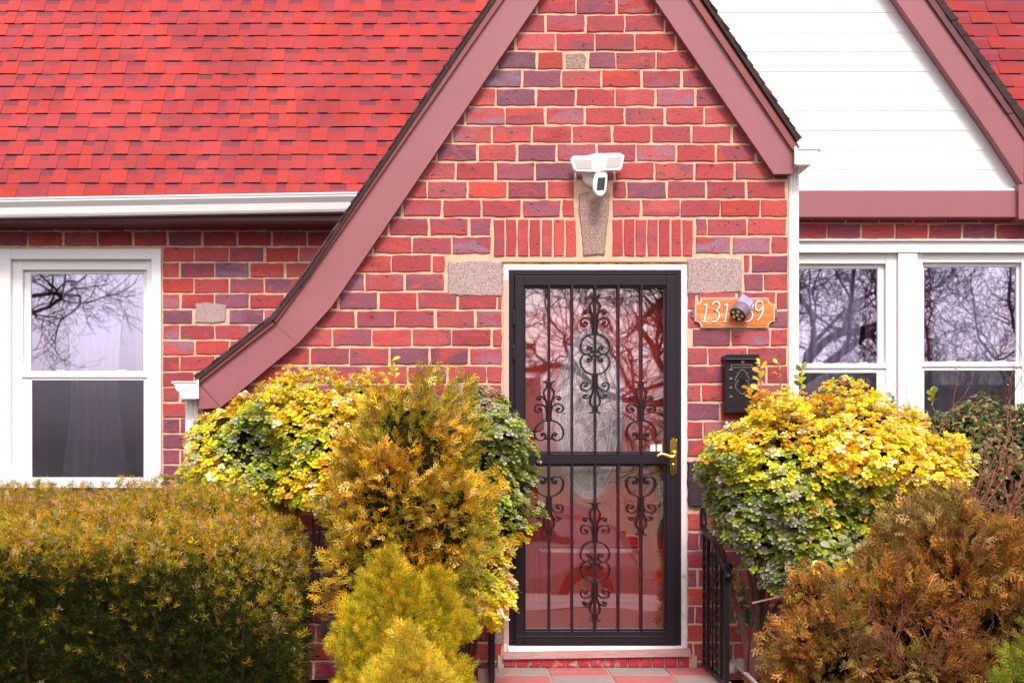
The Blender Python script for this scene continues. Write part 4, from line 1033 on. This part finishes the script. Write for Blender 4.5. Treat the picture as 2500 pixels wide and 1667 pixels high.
# upright shoots of this shrub
def shoot(par, base, top, n, pal, size=.034, r=.004):
    fb = FB(); b, t = Vector(base), Vector(top); mb = MB(); m_ = (b+t)/2+Vector((.008, 0, 0)); mb.tube([b, m_, t], [r, r*.8, r*.5], 5); mb.build('shoot', M['twig'], par)
    pos = np.array([tuple(b.lerp(t, .25+.75*k/(n-1))) for k in range(n)]); an = np.arange(n)*2.3
    nrm = np.stack([np.cos(an)*.5, np.sin(an)*.5-.3, np.full(n, .7)], 1); td = np.stack([np.cos(an), np.sin(an)*.6, np.full(n, .75)], 1); td /= np.linalg.norm(td, axis=1)[:, None]
    scatter(fb, LEAF[:2], pos, nrm, size, .25, pick(pal, n), 0, td, .85); fb.build('foliage', M['leaf'], par)
OR = [(.92, .50, .02), (.88, .58, .03), (.95, .55, .05)]
shoot(eC, V(1852, 985, 7.1), V(1856, 885, 7.1), 11, OR, .042); shoot(eC, V(1838, 990, 7.1), V(1828, 950, 7.1), 5, OR, .038)
shoot(eC, V(1905, 975, 7.2), V(1898, 878, 7.2), 9, LIM+GRN, .03); shoot(eC, V(1953, 965, 7.2), V(1956, 900, 7.2), 9, GRN+LIM, .034)
shoot(eC, V(2036, 965, 7.15), V(2036, 935, 7.15), 9, GRN, .036); shoot(eC, V(2275, 990, 7.3), V(2274, 955, 7.3), 7, LIM+GRN, .036); shoot(eC, V(2175, 1000, 7.2), V(2178, 970, 7.2), 8, GRN, .03)
for a, b in (((1800, 1500), (1795, 1380)), ((1860, 1520), (1850, 1440)), ((1840, 1600), (1870, 1500))):
    shoot(eC, V(*a, 7.15), V(*b, 7.15), 10, GRN, .034)
# low sprays hanging forward
for (cx_, cy_, pal) in ((2090, 1400, LIM+YEL[:2]), (2160, 1440, LIM), (2165, 1250, YEL[:4]), (2065, 1330, GRY), (2020, 1350, GRN), (2140, 1310, LIM)):
    pos = np.array([V(cx_+RNG.normal(0, 20), cy_+RNG.normal(0, 16), 6.45 if cy_ > 1380 else 6.6) for _ in range(30)]); fb = FB()
    scatter(fb, LEAF, pos, np.tile([[0, -.7, .6]], (30, 1)), .042, .5, pick(pal, 30), 0); fb.build('foliage', M['leaf'], eC)

# left euonymus
ellsA = [E(640, 1105, 7.3, 165, 170, .30), E(770, 1060, 7.25, 150, 138, .32), E(545, 1100, 7.3, 92, 130, .24), E(770, 1170, 7.2, 120, 100, .25), E(890, 1010, 7.3, 90, 85, .25)]
xa = X(600, 7.3); za = Z(1060, 7.3)
def yA(p, n):
    d = np.hypot((p[:, 0]-xa)/.22, (p[:, 2]-za)/.17)      # grey-green patch in the middle left
    return .62+.25*(n[:, 2])-.75*np.clip(1.25-d, 0, 1)
eA, (pa, na) = euonymus(ellsA, 27000, V(800, 1560, 7.35), 'variegated yellow shrub with a grey-green patch beside the left downspout', yA,
    [V(780, 1250, 7.3), V(820, 1250, 7.3), V(720, 1240, 7.35), V(860, 1200, 7.3), V(760, 1200, 7.3)], r0=.016, size=.0245, stem_m='darkbark')
for _ in range(22):
    k = RNG.integers(0, len(pa)); p = pa[k]
    if abs(p[0]-xa) < .4 and na[k][1] < -.2:
        mb2 = MB()
        for q_ in range(6): mb2.ball(tuple(p+RNG.normal(0, .010, 3)+np.array([0, -.02, 0])), .0045, 6, 4)
        mb2.build('berry_cluster', M['berry'], eA, smooth=True)
shoot(eA, V(962, 935, 7.1), V(958, 880, 7.1), 9, YEL[:2]+LIM, .036)
for a in (720, 760, 800, 850, 640, 1100): shoot(eA, V(a, 950 if a > 700 else 975, 7.25), V(a+random.uniform(-14, 14), 925 if a > 700 else 955, 7.25), 6, GRY+GRN, .026, .0025)
# green one by the door
ellsB = [E(1190, 1090, 7.35, 112, 120, .26), E(1205, 1230, 7.3, 92, 160, .24), E(1175, 1385, 7.2, 68, 110, .18), E(1185, 1420, 6.84, 62, 88, .14), E(1120, 1030, 7.35, 90, 65, .24)]
zb_ = Z(1240, 7.3)
eB, _ = euonymus(ellsB, 17000, V(1150, 1600, 7.35), 'tall narrow shrub, grey-green above and yellow below, between conifer and storm door',
    lambda p, n: .12-1.5*(p[:, 2]-zb_)-.1*n[:, 2]+.0, [V(1180, 1300, 7.3), V(1160, 1200, 7.3), V(1200, 1150, 7.3)], r0=.012, size=.0245)

# dark green shrub far right
eD = empty('dark_green_shrub', V(2380, 1600, 8.4), 'dark green shrub below the twin window at the far right', 'shrub')
ellsD = [E(2380, 1140, 8.35, 175, 155, .35), E(2530, 1150, 8.35, 140, 165, .35), E(2260, 1130, 8.4, 85, 110, .3), E(2420, 1300, 8.3, 190, 150, .3)]
fb = FB(); P_, N_, dd = shell(ellsD, 14000, .5, .12, .06)
G2 = [(.13, .18, .03), (.09, .13, .02), (.18, .22, .06), (.24, .27, .10), (.34, .14, .06), (.30, .20, .07), (.08, .12, .02)]
scatter(fb, LEAF, P_, N_, .036, .6, pick(G2, len(P_)), .35); fb.build('foliage', M['leaf'], eD, True); core('shade_core', ellsD, .75, eD)
# bare red-stemmed rose bush in front of it
eR = empty('bare_rose_bush', V(2400, 1500, 7.6), 'bare thorny bush with red-brown canes and orange buds at the right edge', 'shrub')
mb = MB(); tips = []
def cane(p, d, L, r, dep):
    pts = [p]; seg = 6
    for k in range(seg):
        d = (d+Vector(RNG.normal(0, .17, 3))+Vector((0, 0, .03))).normalized(); p = p+d*L/seg; pts.append(p)
    mb.tube(pts, [r*(1-.5*k/seg) for k in range(seg+1)], 5)
    if dep:
        for k in range(4 if dep == 2 else 3):
            i = random.randint(1, seg); dd_ = (pts[i]-pts[i-1]).normalized(); a = Vector(RNG.normal(0, 1, 3)); a.y *= .5
            cane(pts[i], (dd_*.8+a.normalized()*.75).normalized(), L*random.uniform(.45, .7), r*.55, dep-1)
    else: tips.append(p)
for (bx0, by0, tx, ty) in ((2330, 1420, 2420, 1050), (2380, 1450, 2540, 1050), (2300, 1400, 2250, 1080), (2420, 1420, 2470, 1080), (2360, 1380, 2330, 1070), (2450, 1400, 2600, 1130), (2340, 1300, 2500, 1090), (2280, 1350, 2300, 1090), (2500, 1400, 2530, 1150), (2520, 1350, 2400, 1180)):
    a, b = Vector(V(bx0, by0, 7.55)), Vector(V(tx, ty, 7.7)); cane(a, (b-a).normalized(), (b-a).length, .0062, 2)
mb.build('branches', M['redtwig'], eR)
fb = FB(); tp = np.array([tuple(t) for t in tips]); 
for rep in range(2):
    scatter(fb, LEAF, tp+RNG.normal(0, .008, tp.shape), np.tile([[0, -.6, .5]], (len(tp), 1)), .016, .9, pick([(.5, .08, .03), (.7, .22, .05), (.3, .06, .05), (.75, .3, .06)], len(tp)))
fb.build('buds', M['leaf'], eR)['kind'] = 'stuff'

# conifers --------------------------------------------------------
def thuja(name, base, label, ells, n, pal, size, base2, twigs=50, lo=None, cat='conifer'):
    e = empty(name, base, label, cat); fb = FB(); P_, N_, dd = shell(ells, n, .55, .17, .12, 6.0)
    g = nz3(P_, 4.0, 5.0)+RNG.normal(0, .14, len(P_))
    if lo is not None: g = g+lo(P_)
    col = np.where((g > .22)[:, None], pick(base2, len(P_), .2), pick(pal, len(P_), .22))
    t = N_*1.0+np.array([0, -.15, .28]); t /= np.linalg.norm(t, axis=1)[:, None]
    scatter(fb, THU, P_, N_, size, .8, col, .1, t, .6); fb.build('foliage', M['needle'], e)
    mb = MB(); k = RNG.permutation(len(P_))[:twigs]
    for p, nn in zip(P_[k], N_[k]):
        a = Vector(p-nn*.22); a.z -= .12; b = Vector(p+nn*.03); c = (a+b)/2+Vector(RNG.normal(0, .02, 3)); mb.tube([a, c, b], [.005, .0035, .0015], 4)
    zc = min(c[2]-r[2] for c, r in ells); mb.tube([base, Vector(ells[0][0])], [.035, .02], 8)
    mb.build('branches', M['twig'], e); core('shade_core', ells, .72, e); return e
TB = [(.70, .38, .03), (.58, .31, .02), (.80, .50, .08), (.46, .27, .02), (.80, .58, .16), (.50, .36, .03), (.86, .50, .03)]
TG = [(.40, .32, .03), (.30, .28, .03), (.50, .38, .04)]
thuja('golden_conifer', V(1020, 1640, 6.5), 'tall rounded conifer with orange-brown sprays left of the door',
      [E(1000, 1110, 6.5, 135, 165, .28), E(960, 1230, 6.45, 125, 190, .28), E(1065, 1260, 6.5, 115, 190, .28), E(1000, 1400, 6.45, 160, 150, .28), E(878, 1370, 6.45, 66, 115, .2)],
      8500, TB, .068, TG, 90)
BR = [(.42, .18, .04), (.52, .24, .06), (.34, .14, .03), (.60, .31, .09), (.28, .13, .04), (.46, .19, .03), (.36, .23, .04)]
BG = [(.34, .24, .06), (.26, .18, .05), (.42, .26, .10)]
BC = thuja('brown_conifer', V(2250, 1680, 6.2), 'sprawling red-brown scorched conifer filling the lower right',
      [E(2320, 1400, 6.2, 145, 160, .34), E(2175, 1480, 6.15, 145, 112, .34), E(2030, 1560, 6.1, 130, 115, .30), E(2440, 1490, 6.2, 150, 170, .36), E(2250, 1620, 6.15, 230, 150, .38), E(2030, 1680, 6.1, 120, 100, .28), E(1975, 1440, 6.15, 52, 42, .15), E(2325, 1280, 6.25, 62, 72, .2), E(2560, 1560, 6.2, 120, 160, .3)],
      12500, BR, .078, BG, 200)
mb = MB(); Rt = random.Random(21)
def tw(p, d, L, r, dep):
    pts = [p]
    for k in range(5):
        d = (d+Vector((Rt.gauss(0, .2), Rt.gauss(0, .1), Rt.gauss(0, .2)))).normalized(); p = p+d*L/5; pts.append(p)
    mb.tube(pts, [r*(1-.12*k) for k in range(6)], 4)
    if dep:
        for k in range(3): i = Rt.randint(1, 5); tw(pts[i], (d+Vector((Rt.gauss(0, .6), Rt.gauss(0, .2), Rt.gauss(0, .6)))).normalized(), L*.6, r*.6, dep-1)
for k in range(15):
    a = Rt.uniform(2080, 2400); tw(Vector(V(a, Rt.uniform(1600, 1690), 5.85)), Vector((Rt.gauss(0, .5), -.25, 1)).normalized(), Rt.uniform(.12, .26), .0038, 2)
mb.build('bare_twigs', M['redtwig'], BC)['kind'] = 'stuff'
def spruce(name, base, label, cones, n, pal, size, cat='conifer'):
    """cones: apex px,py,Y, half width px at bottom py2"""
    e = empty(name, base, label, cat); fb = FB(); ells = []
    for (ax, ay, Y, hw, by) in cones:
        za_, zb2 = Z(ay, Y), Z(by, Y); R = hw*Y/F; m = int(n*R/sum(c[3]*c[2]/F for c in cones))
        t = RNG.random(m)**.66; th = RNG.uniform(0, 2*math.pi, m); rr = R*(t**.80)*1.0
        c = np.array([X(ax, Y), Y, 0]); nn = np.stack([np.cos(th), np.sin(th), np.full(m, .45)], 1); nn /= np.linalg.norm(nn, axis=1)[:, None]
        p = np.stack([c[0]+rr*np.cos(th), c[1]+rr*np.sin(th), za_+(zb2-za_)*t], 1); dd = RNG.random(m)**1.5
        p = p+nn*(.03*nz3(p, 8.0)+.045*nz3(p, 18.0, 3.))[:, None]-nn*(dd*.075)[:, None]; ok = nn[:, 1] < .6; p, nn, dd = p[ok], nn[ok], dd[ok]
        tt = nn*.8+np.array([0, -.1, .75]); tt /= np.linalg.norm(tt, axis=1)[:, None]
        scatter(fb, SPR, p, nn, size, .5, pick(pal, len(p), .18), 0, tt, .75)
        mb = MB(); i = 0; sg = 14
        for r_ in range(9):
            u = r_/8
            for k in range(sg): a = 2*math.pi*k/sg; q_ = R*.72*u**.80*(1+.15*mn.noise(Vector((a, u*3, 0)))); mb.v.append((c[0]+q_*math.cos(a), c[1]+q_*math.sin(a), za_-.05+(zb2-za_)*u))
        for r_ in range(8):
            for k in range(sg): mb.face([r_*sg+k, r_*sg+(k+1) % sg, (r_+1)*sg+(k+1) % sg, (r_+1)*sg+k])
        mb.build('shade_core', M['inner'], e)  # solid cone added under the needles, its dark colour stands for shade
    fb.build('foliage', M['needle'], e); mb = MB(); mb.tube([base, (base[0], base[1], Z(cones[0][1]+60, cones[0][2]))], [.03, .01], 8); mb.build('trunk', M['bark'], e); return e
SP = [(.74, .56, .02), (.62, .50, .02), (.82, .58, .02), (.86, .62, .04), (.50, .44, .02), (.88, .52, .03), (.24, .24, .02), (.32, .30, .02), (.42, .38, .02)]
SP2 = [(.80, .60, .04), (.88, .64, .05), (.86, .52, .05), (.70, .56, .05), (.60, .54, .05), (.92, .70, .10), (.44, .40, .03), (.56, .46, .03)]
spruce('dwarf_spruce', (X(960, 5.6), 5.6, -.15), 'yellow-green twin-peaked dwarf spruce in front of the orange-brown conifer', [(952, 1335, 5.6, 150, 1600), (1066, 1388, 5.65, 95, 1560), (985, 1400, 5.55, 205, 1760)], 7000, SP, .046)
spruce('dwarf_spruce', (X(985, 4.5), 4.5, -.25), 'small golden dwarf spruce nearest the camera at the bottom edge', [(995, 1526, 4.5, 165, 1830)], 2600, SP2, .044)
spruce('dwarf_spruce', (X(2560, 5.2), 5.2, -.2), 'green dwarf spruce just entering at the lower right corner', [(2545, 1490, 5.2, 170, 1800)], 1700, [(.28, .32, .03), (.36, .38, .04), (.22, .26, .03)], .048)

# yew hedge ---------------------------------------------------------
eH = empty('yew_hedge', (-1.9, 6.2, -.15), 'clipped dark yew hedge with bronze-tinged top under the left window', 'hedge')
def hz(x, y):      # top surface height
    t = np.clip((y-5.35)/1.75, 0, 1); base = .81+.185*t
    return base-.13*np.clip((x+1.25)/.6, 0, 1)**2+.025*np.sin(x*5+y*3)*.5-.22*np.clip((x+1.25)/.6, 0, 1)**2
def hxr(y): return -.62-.09*(y-5.4)
n = 12500; x = RNG.uniform(-3.0, -.55, n); y = 5.35+RNG.random(n)*1.75; xr = hxr(y); x = np.minimum(x, xr-RNG.random(n)*.02)
z = hz(x, y); ed = np.clip((x-(xr-.16))/.16, 0, 1); z = z-.10*ed**2; ef = np.clip((5.55-y)/.2, 0, 1); z = z-.07*ef**2
nt_ = np.stack([ed*.8, -ef*.8-.1, np.ones(n)], 1); P1 = np.stack([x, y, z], 1)
n = 12500; x = RNG.uniform(-3.0, -.64, n); zt_ = hz(x, 5.35)-.03; t = RNG.random(n); z = zt_-(zt_+.15)*t; y = 5.32+.10*np.abs(t-.25); P2 = np.stack([x, y, z], 1); n2_ = np.stack([np.zeros(n), -np.ones(n), np.full(n, .35)-.3*t], 1)
n = 2600; y = RNG.uniform(5.35, 7.1, n); t = RNG.random(n); zt_ = hz(np.full(n, -.7), y)-.1; z = zt_-(zt_+.15)*t; x = hxr(y)-.05*t**2; P3_ = np.stack([x, y, z], 1); n3_ = np.stack([np.ones(n), -.2*np.ones(n), np.full(n, .3)], 1)
PP = np.concatenate([P1, P2, P3_]); NN = np.concatenate([nt_, n2_, n3_]); NN /= np.linalg.norm(NN, axis=1)[:, None]
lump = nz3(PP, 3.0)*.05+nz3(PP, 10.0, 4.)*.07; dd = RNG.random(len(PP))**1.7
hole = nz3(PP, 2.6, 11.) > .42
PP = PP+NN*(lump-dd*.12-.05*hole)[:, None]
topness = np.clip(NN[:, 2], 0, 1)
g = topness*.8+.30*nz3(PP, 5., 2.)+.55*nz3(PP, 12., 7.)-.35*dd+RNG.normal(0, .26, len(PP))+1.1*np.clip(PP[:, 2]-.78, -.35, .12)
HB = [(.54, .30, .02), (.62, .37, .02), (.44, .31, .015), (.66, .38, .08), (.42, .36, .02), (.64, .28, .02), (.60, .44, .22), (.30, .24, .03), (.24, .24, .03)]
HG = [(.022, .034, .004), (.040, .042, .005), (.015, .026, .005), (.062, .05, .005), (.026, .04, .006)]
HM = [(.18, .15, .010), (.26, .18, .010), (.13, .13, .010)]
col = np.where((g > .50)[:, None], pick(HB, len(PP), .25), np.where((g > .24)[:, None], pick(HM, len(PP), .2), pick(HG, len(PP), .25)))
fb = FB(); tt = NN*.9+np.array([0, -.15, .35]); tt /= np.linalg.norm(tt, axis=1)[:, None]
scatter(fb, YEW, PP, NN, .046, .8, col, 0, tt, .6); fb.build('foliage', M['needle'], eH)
# upright new shoots on the back edge
fb = FB(); sx_ = np.array([X(a, 7.0) for a in (130, 175, 255, 290, 330, 352, 405, 445, 455, 380, 95, 30, 490)]); m = len(sx_)
pos = np.stack([sx_, np.full(m, 7.0), hz(sx_, np.full(m, 7.0))+.0], 1); pos = np.concatenate([pos, pos+np.array([.01, 0, .018]), pos+np.array([-.008, 0, .01])])
up = np.tile([[.05, -.1, 1.0]], (len(pos), 1)); scatter(fb, YEW, pos, np.tile([[0, -1, .2]], (len(pos), 1)), .05, .3, pick(HM+[(.3, .33, .04)], len(pos)), 0, up, .9); fb.build('new_shoots', M['needle'], eH)['kind'] = 'stuff'
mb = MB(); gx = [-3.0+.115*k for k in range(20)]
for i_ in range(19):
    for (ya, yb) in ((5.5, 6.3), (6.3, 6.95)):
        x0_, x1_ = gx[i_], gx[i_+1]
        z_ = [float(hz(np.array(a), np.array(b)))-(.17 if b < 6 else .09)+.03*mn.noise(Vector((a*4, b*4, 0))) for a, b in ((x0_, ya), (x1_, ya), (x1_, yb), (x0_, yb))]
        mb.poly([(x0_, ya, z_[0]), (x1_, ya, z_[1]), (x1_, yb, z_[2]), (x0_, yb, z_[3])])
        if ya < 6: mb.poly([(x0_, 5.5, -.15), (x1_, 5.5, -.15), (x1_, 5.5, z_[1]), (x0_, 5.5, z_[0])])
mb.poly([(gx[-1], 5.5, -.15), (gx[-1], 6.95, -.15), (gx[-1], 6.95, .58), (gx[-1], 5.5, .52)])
mb.build('shade_core', M['inner'], eH)  # solid dark filler added inside the hedge, painted shade behind the sprigs
mb = MB()
for k in range(40):
    xx = random.uniform(-2.3, -.75); yy = random.uniform(5.42, 5.6); h = random.uniform(.25, .6); mb.tube([(xx, yy+.15, -.12), (xx+random.uniform(-.1, .1), yy, h*.5), (xx+random.uniform(-.15, .15), yy-.06, h)], [.008, .006, .003], 5)
mb.build('branches', M['bark'], eH)

# small ivy and low things by the rail --------------------------------
eI = empty('ivy', V(1880, 1560, 7.4), 'small ivy climbing the brick between the railing and a stem', 'plant'); fb = FB()
pos = np.array([V(1822+RNG.normal(0, 16), 1480+RNG.normal(0, 34), 7.45) for _ in range(60)]+[V(1870+RNG.normal(0, 16), 1560+RNG.normal(0, 30), 7.4) for _ in range(40)])
scatter(fb, LEAF, pos, np.tile([[0, -.9, .4]], (len(pos), 1)), .036, .4, pick([(.10, .2, .03), (.14, .26, .04), (.08, .15, .03)], len(pos))); fb.build('foliage', M['leaf'], eI)
mb = MB(); mb.tube([V(1870, 1640, 7.4), V(1850, 1540, 7.42), V(1820, 1440, 7.45)], .004, 5); mb.build('stem', M['twig'], eI)
hs = MB(); hs.tube(smooth([V(1798, 1622, 7.35), V(1815, 1640, 7.2), V(1845, 1668, 6.9), V(1900, 1740, 6.3)], 5), .011, 10); tag(hs.build('garden_hose', M['hose'], loc=V(1820, 1660, 7.1), smooth=True), 'pale grey pipe lying on the soil beside the railing', 'hose')
rk = MB(); i = 0; rk.ball(V(1868, 1622, 7.25), (.055, .03, .10), 10, 8)
for j in range(len(rk.v)):
    p = Vector(rk.v[j]); rk.v[j] = tuple(p+Vector((1, .5, 1))*.02*mn.noise(p*14))
tag(rk.build('garden_stone', M['rock'], loc=V(1868, 1640, 7.25)), 'upright ochre stone slab behind the pale pipe', 'stone')
rg = MB(); rg.ball(V(1800, 1626, 7.4), (.06, .05, .035), 16, 12)
for j in range(len(rg.v)):
    p = Vector(rg.v[j]); rg.v[j] = tuple(p+Vector((1, 1, 1))*.03*mn.noise(p*22))
tag(rg.build('rag', M['rag'], loc=V(1800, 1640, 7.4)), 'crumpled pale rag on the soil beside the railing', 'rag')
# dead leaves: one on the landing, some on the soil
def dead(px, py, Y, s, label, tint=(.45, .14, .05)):
    e = FB(); em = empty('dead_leaf', V(px, py, Y), label, 'leaf', 'fallen leaves'); pos = np.array([V(px, py, Y)]); scatter(e, LEAF, pos, np.array([[.3, -.7, .5]]), s, .1, np.array([tint])); e.build('blade', M['deadleaf'], em); return em
dl = dead(1240, 1640, 7.25, .03, 'curled brown leaf on a thin twig over the landing')
mb = MB(); mb.tube(smooth([V(1205, 1668, 6.9), V(1222, 1650, 7.0), V(1240, 1640, 7.25)], 4), .0018, 5); mb.build('stalk', M['twig'], dl)
for a in ((1812, 1652, 7.2, 'orange leaf beside the pale pipe'), (1832, 1660, 7.1, 'orange leaf at the foot of the ochre stone')): dead(a[0], a[1], a[2], .06, a[3], (.75, .25, .05))

# ------------------------------------------------------------------ what the panes reflect: street side
def bare_tree(base, h, r, seed, label, lean=0.0, n0=5):
    R = random.Random(seed); e = empty('bare_tree', base, label, 'tree', 'bare street trees'); tm, bm_ = MB(), MB()
    def rv(s): return Vector((R.gauss(0, s), R.gauss(0, s), R.gauss(0, s)))
    def grow(mb, p, d, L, r, dep):
        seg = 5 if dep > 2 else 4; pts = [p]
        for k in range(seg):
            d = (d+rv(.16 if dep > 3 else .26)+Vector((0, 0, .05))).normalized(); p = p+d*L/seg; pts.append(p)
        mb.tube(pts, [max(r*(1-.45*k/seg), .005) for k in range(seg+1)], 7 if dep > 3 else 4 if dep > 1 else 3)
        if dep == 0: return
        for k in range(4):
            i = R.randint(max(1, seg-3), seg); dd_ = (pts[i]-pts[i-1]).normalized()
            grow(bm_, pts[i], (dd_*.75+rv(.55)).normalized(), L*R.uniform(.6, .85), r*.47, dep-1)
    b = Vector(base); top = b+Vector((lean, 0, h*.33)); tm.tube([b, b+(top-b)*.5+Vector((.05, 0, 0)), top], [r*1.25, r, r*.85], 10); tm.build('trunk', M['darkbark'], e)
    for k in range(n0): grow(bm_, top-Vector((0, 0, R.uniform(0, h*.08))), Vector((R.uniform(-1, 1), R.uniform(-.7, .7), R.uniform(.3, 1))).normalized(), h*.26, r*.5, 5)
    bm_.build('branches', M['darkbark'], e); return e
bare_tree((-11.2, -12.5, -1), 11, .26, 3, 'bare street tree across the road, reflected in the left window')
bare_tree((3.95, -11.2, -1), 9, .20, 5, 'leaning bare tree across the road, reflected in the storm door', .3, n0=4)
bare_tree((6.5, -11.8, -1), 10, .28, 8, 'bare forked tree across the road, reflected in the twin window', n0=4)
bare_tree((12.5, -13.5, -1), 8.5, .22, 11, 'bare thin tree across the road, furthest to the right')
def far_house(x, y, w, d, h, label):
    e = empty('street_house', (x, y, -1), label, 'house', 'houses across the street'); mb = MB(); mb.box(x-w/2, x+w/2, y-d, y, -1, h); mb.build('wall', M['farbrick'], e)
    mb = MB(); mb.v += [(x-w/2-.3, y+.3, h), (x+w/2+.3, y+.3, h), (x+w/2+.3, y-d-.3, h), (x-w/2-.3, y-d-.3, h), (x-w/2-.3, y-d/2, h+1.9), (x+w/2+.3, y-d/2, h+1.9)]
    for f in ((0, 1, 5, 4), (2, 3, 4, 5), (0, 4, 3), (1, 2, 5), (0, 3, 2, 1)): mb.face(f)
    mb.build('roof', M['farroof'], e)
    for k in range(3):
        xx = x-w/2+w*(k+.5)/3; mb = MB(); mb.box(xx-.55, xx+.55, y, y+.05, .2, 1.6); w_ = mb.build('window', M['white'], e); mb = MB(); mb.box(xx-.45, xx+.45, y+.05, y+.06, .3, 1.5); mb.build('pane', M['carglass'], w_)
far_house(-2.2, -27, 9, 8, 1.9, 'low red brick house with pitched roof across the street'); far_house(18, -29, 9, 8, 1.6, 'low brick house across the street, right of the gap')
# parked car
car = empty('parked_car', (.9, -3.9, -1.05), 'silver hatchback parked at the kerb, reflected in the storm door', 'car')
cx0 = -.95; prof = [(-2.2, .35), (-2.2, .72), (-2.05, .92), (-1.2, 1.02), (-.55, 1.42), (.7, 1.48), (1.55, 1.30), (2.0, .98), (2.12, .7), (2.12, .35)]
mb = MB(); car_y = [(-4.72, .86), (-4.6, 1.0), (-3.2, 1.0), (-3.08, .86)]; n = len(prof)
for yy, s_ in car_y:
    for a, b in prof: mb.v.append((.2+a*(.985 if s_ < 1 else 1), yy+(0 if b < .95 else (.16 if yy < -4 else -.16)*(b-.95)/.5), -1.05+.35+(b-.35)*(1 if b > .6 else 1)))
for k in range(3):
    for j in range(n): l = (j+1) % n; mb.face([k*n+j, k*n+l, (k+1)*n+l, (k+1)*n+j])
mb.face(range(n)); mb.face([3*n+j for j in reversed(range(n))]); body = mb.build('body', M['paint'], car, bev=.04)
for yy, s_ in ((-3.115, 1), (-4.685, -1)):
    for q_ in ([(-1.02, 1.03), (-.5, 1.36), (.05, 1.39), (.05, 1.03)], [(.12, 1.03), (.12, 1.39), (.72, 1.40), (.95, 1.34), (1.2, 1.05)]):
        mb = MB(); i = 0; pts = [(.2+a, yy-s_*.14*(b-.95)/.5+s_*.012, -1.05+b) for a, b in q_]; mb.poly(pts); mb.build('side_window', M['carglass'], car)
for xx in (-1.35, 1.4):
    for yy in (-3.1, -4.7):
        mb = MB(); mb.disc((.2+xx, -1.05+.33), .33, yy-.1, yy+.1, 28); w_ = mb.build('wheel', M['rubber'], car, bev=.02)
        mb = MB(); s_ = 1 if yy > -4 else -1; mb.disc((.2+xx, -1.05+.33), .21, min(yy+s_*.1, yy+s_*.112), max(yy+s_*.1, yy+s_*.112), 24); mb.build('rim', M['rim'], w_)
for yy in (-3.2, -4.6):
    mb = MB(); mb.box(2.2, 2.34, yy-.1, yy+.1, -.22, -.02); mb.build('tail_light', M['tail'], car)

# ------------------------------------------------------------------ world, light, camera
w = bpy.data.worlds.new('World'); bpy.context.scene.world = w; w.use_nodes = True; nt = w.node_tree; bg = nt.nodes['Background']
EL, AZ = math.radians(48), math.radians(172)      # soft sun high behind the camera
sky = nt.nodes.new('ShaderNodeTexSky'); sky.sky_type = 'NISHITA'; sky.sun_disc = False; sky.sun_elevation = EL; sky.sun_rotation = AZ; sky.dust_density = 4.0; sky.air_density = 1.0; sky.ozone_density = 1.0
hs_ = nt.nodes.new('ShaderNodeHueSaturation'); hs_.inputs['Saturation'].default_value = .25; nt.links.new(sky.outputs[0], hs_.inputs['Color'])
mxw = nt.nodes.new('ShaderNodeVectorMath'); mxw.operation = 'MULTIPLY'; mxw.inputs[1].default_value = (1.03, .985, .985); nt.links.new(hs_.outputs[0], mxw.inputs[0])
nt.links.new(mxw.outputs[0], bg.inputs['Color']); bg.inputs['Strength'].default_value = .135
s = bpy.data.lights.new('sun', 'SUN'); s.energy = 1.5; s.angle = math.radians(12); s.color = (1, .93, .84); so = bpy.data.objects.new('sun', s); C.objects.link(so)
dv = Vector((math.sin(AZ)*math.cos(EL), math.cos(AZ)*math.cos(EL), math.sin(EL))); so.rotation_euler = dv.to_track_quat('Z', 'Y').to_euler()
cam_ = bpy.data.cameras.new('camera'); co = bpy.data.objects.new('camera', cam_); C.objects.link(co); co.location = (0, 0, ZC); co.rotation_euler = (math.pi/2, 0, 0)
cam_.lens = 50; cam_.sensor_width = 36; cam_.shift_x = (1250-CX)/2500; cam_.shift_y = (HY-833.5)/2500; cam_.clip_end = 1000; cam_.clip_start = .05
cam_.dof.use_dof = True; cam_.dof.focus_distance = 7.6; cam_.dof.aperture_fstop = 4.0
sc = bpy.context.scene; sc.camera = co; sc.view_settings.view_transform = 'Standard'; sc.view_settings.look = 'None'; sc.view_settings.exposure = .72; sc.view_settings.gamma = 1
sc.cycles.max_bounces = 8; sc.cycles.transparent_max_bounces = 12; sc.cycles.use_denoising = True
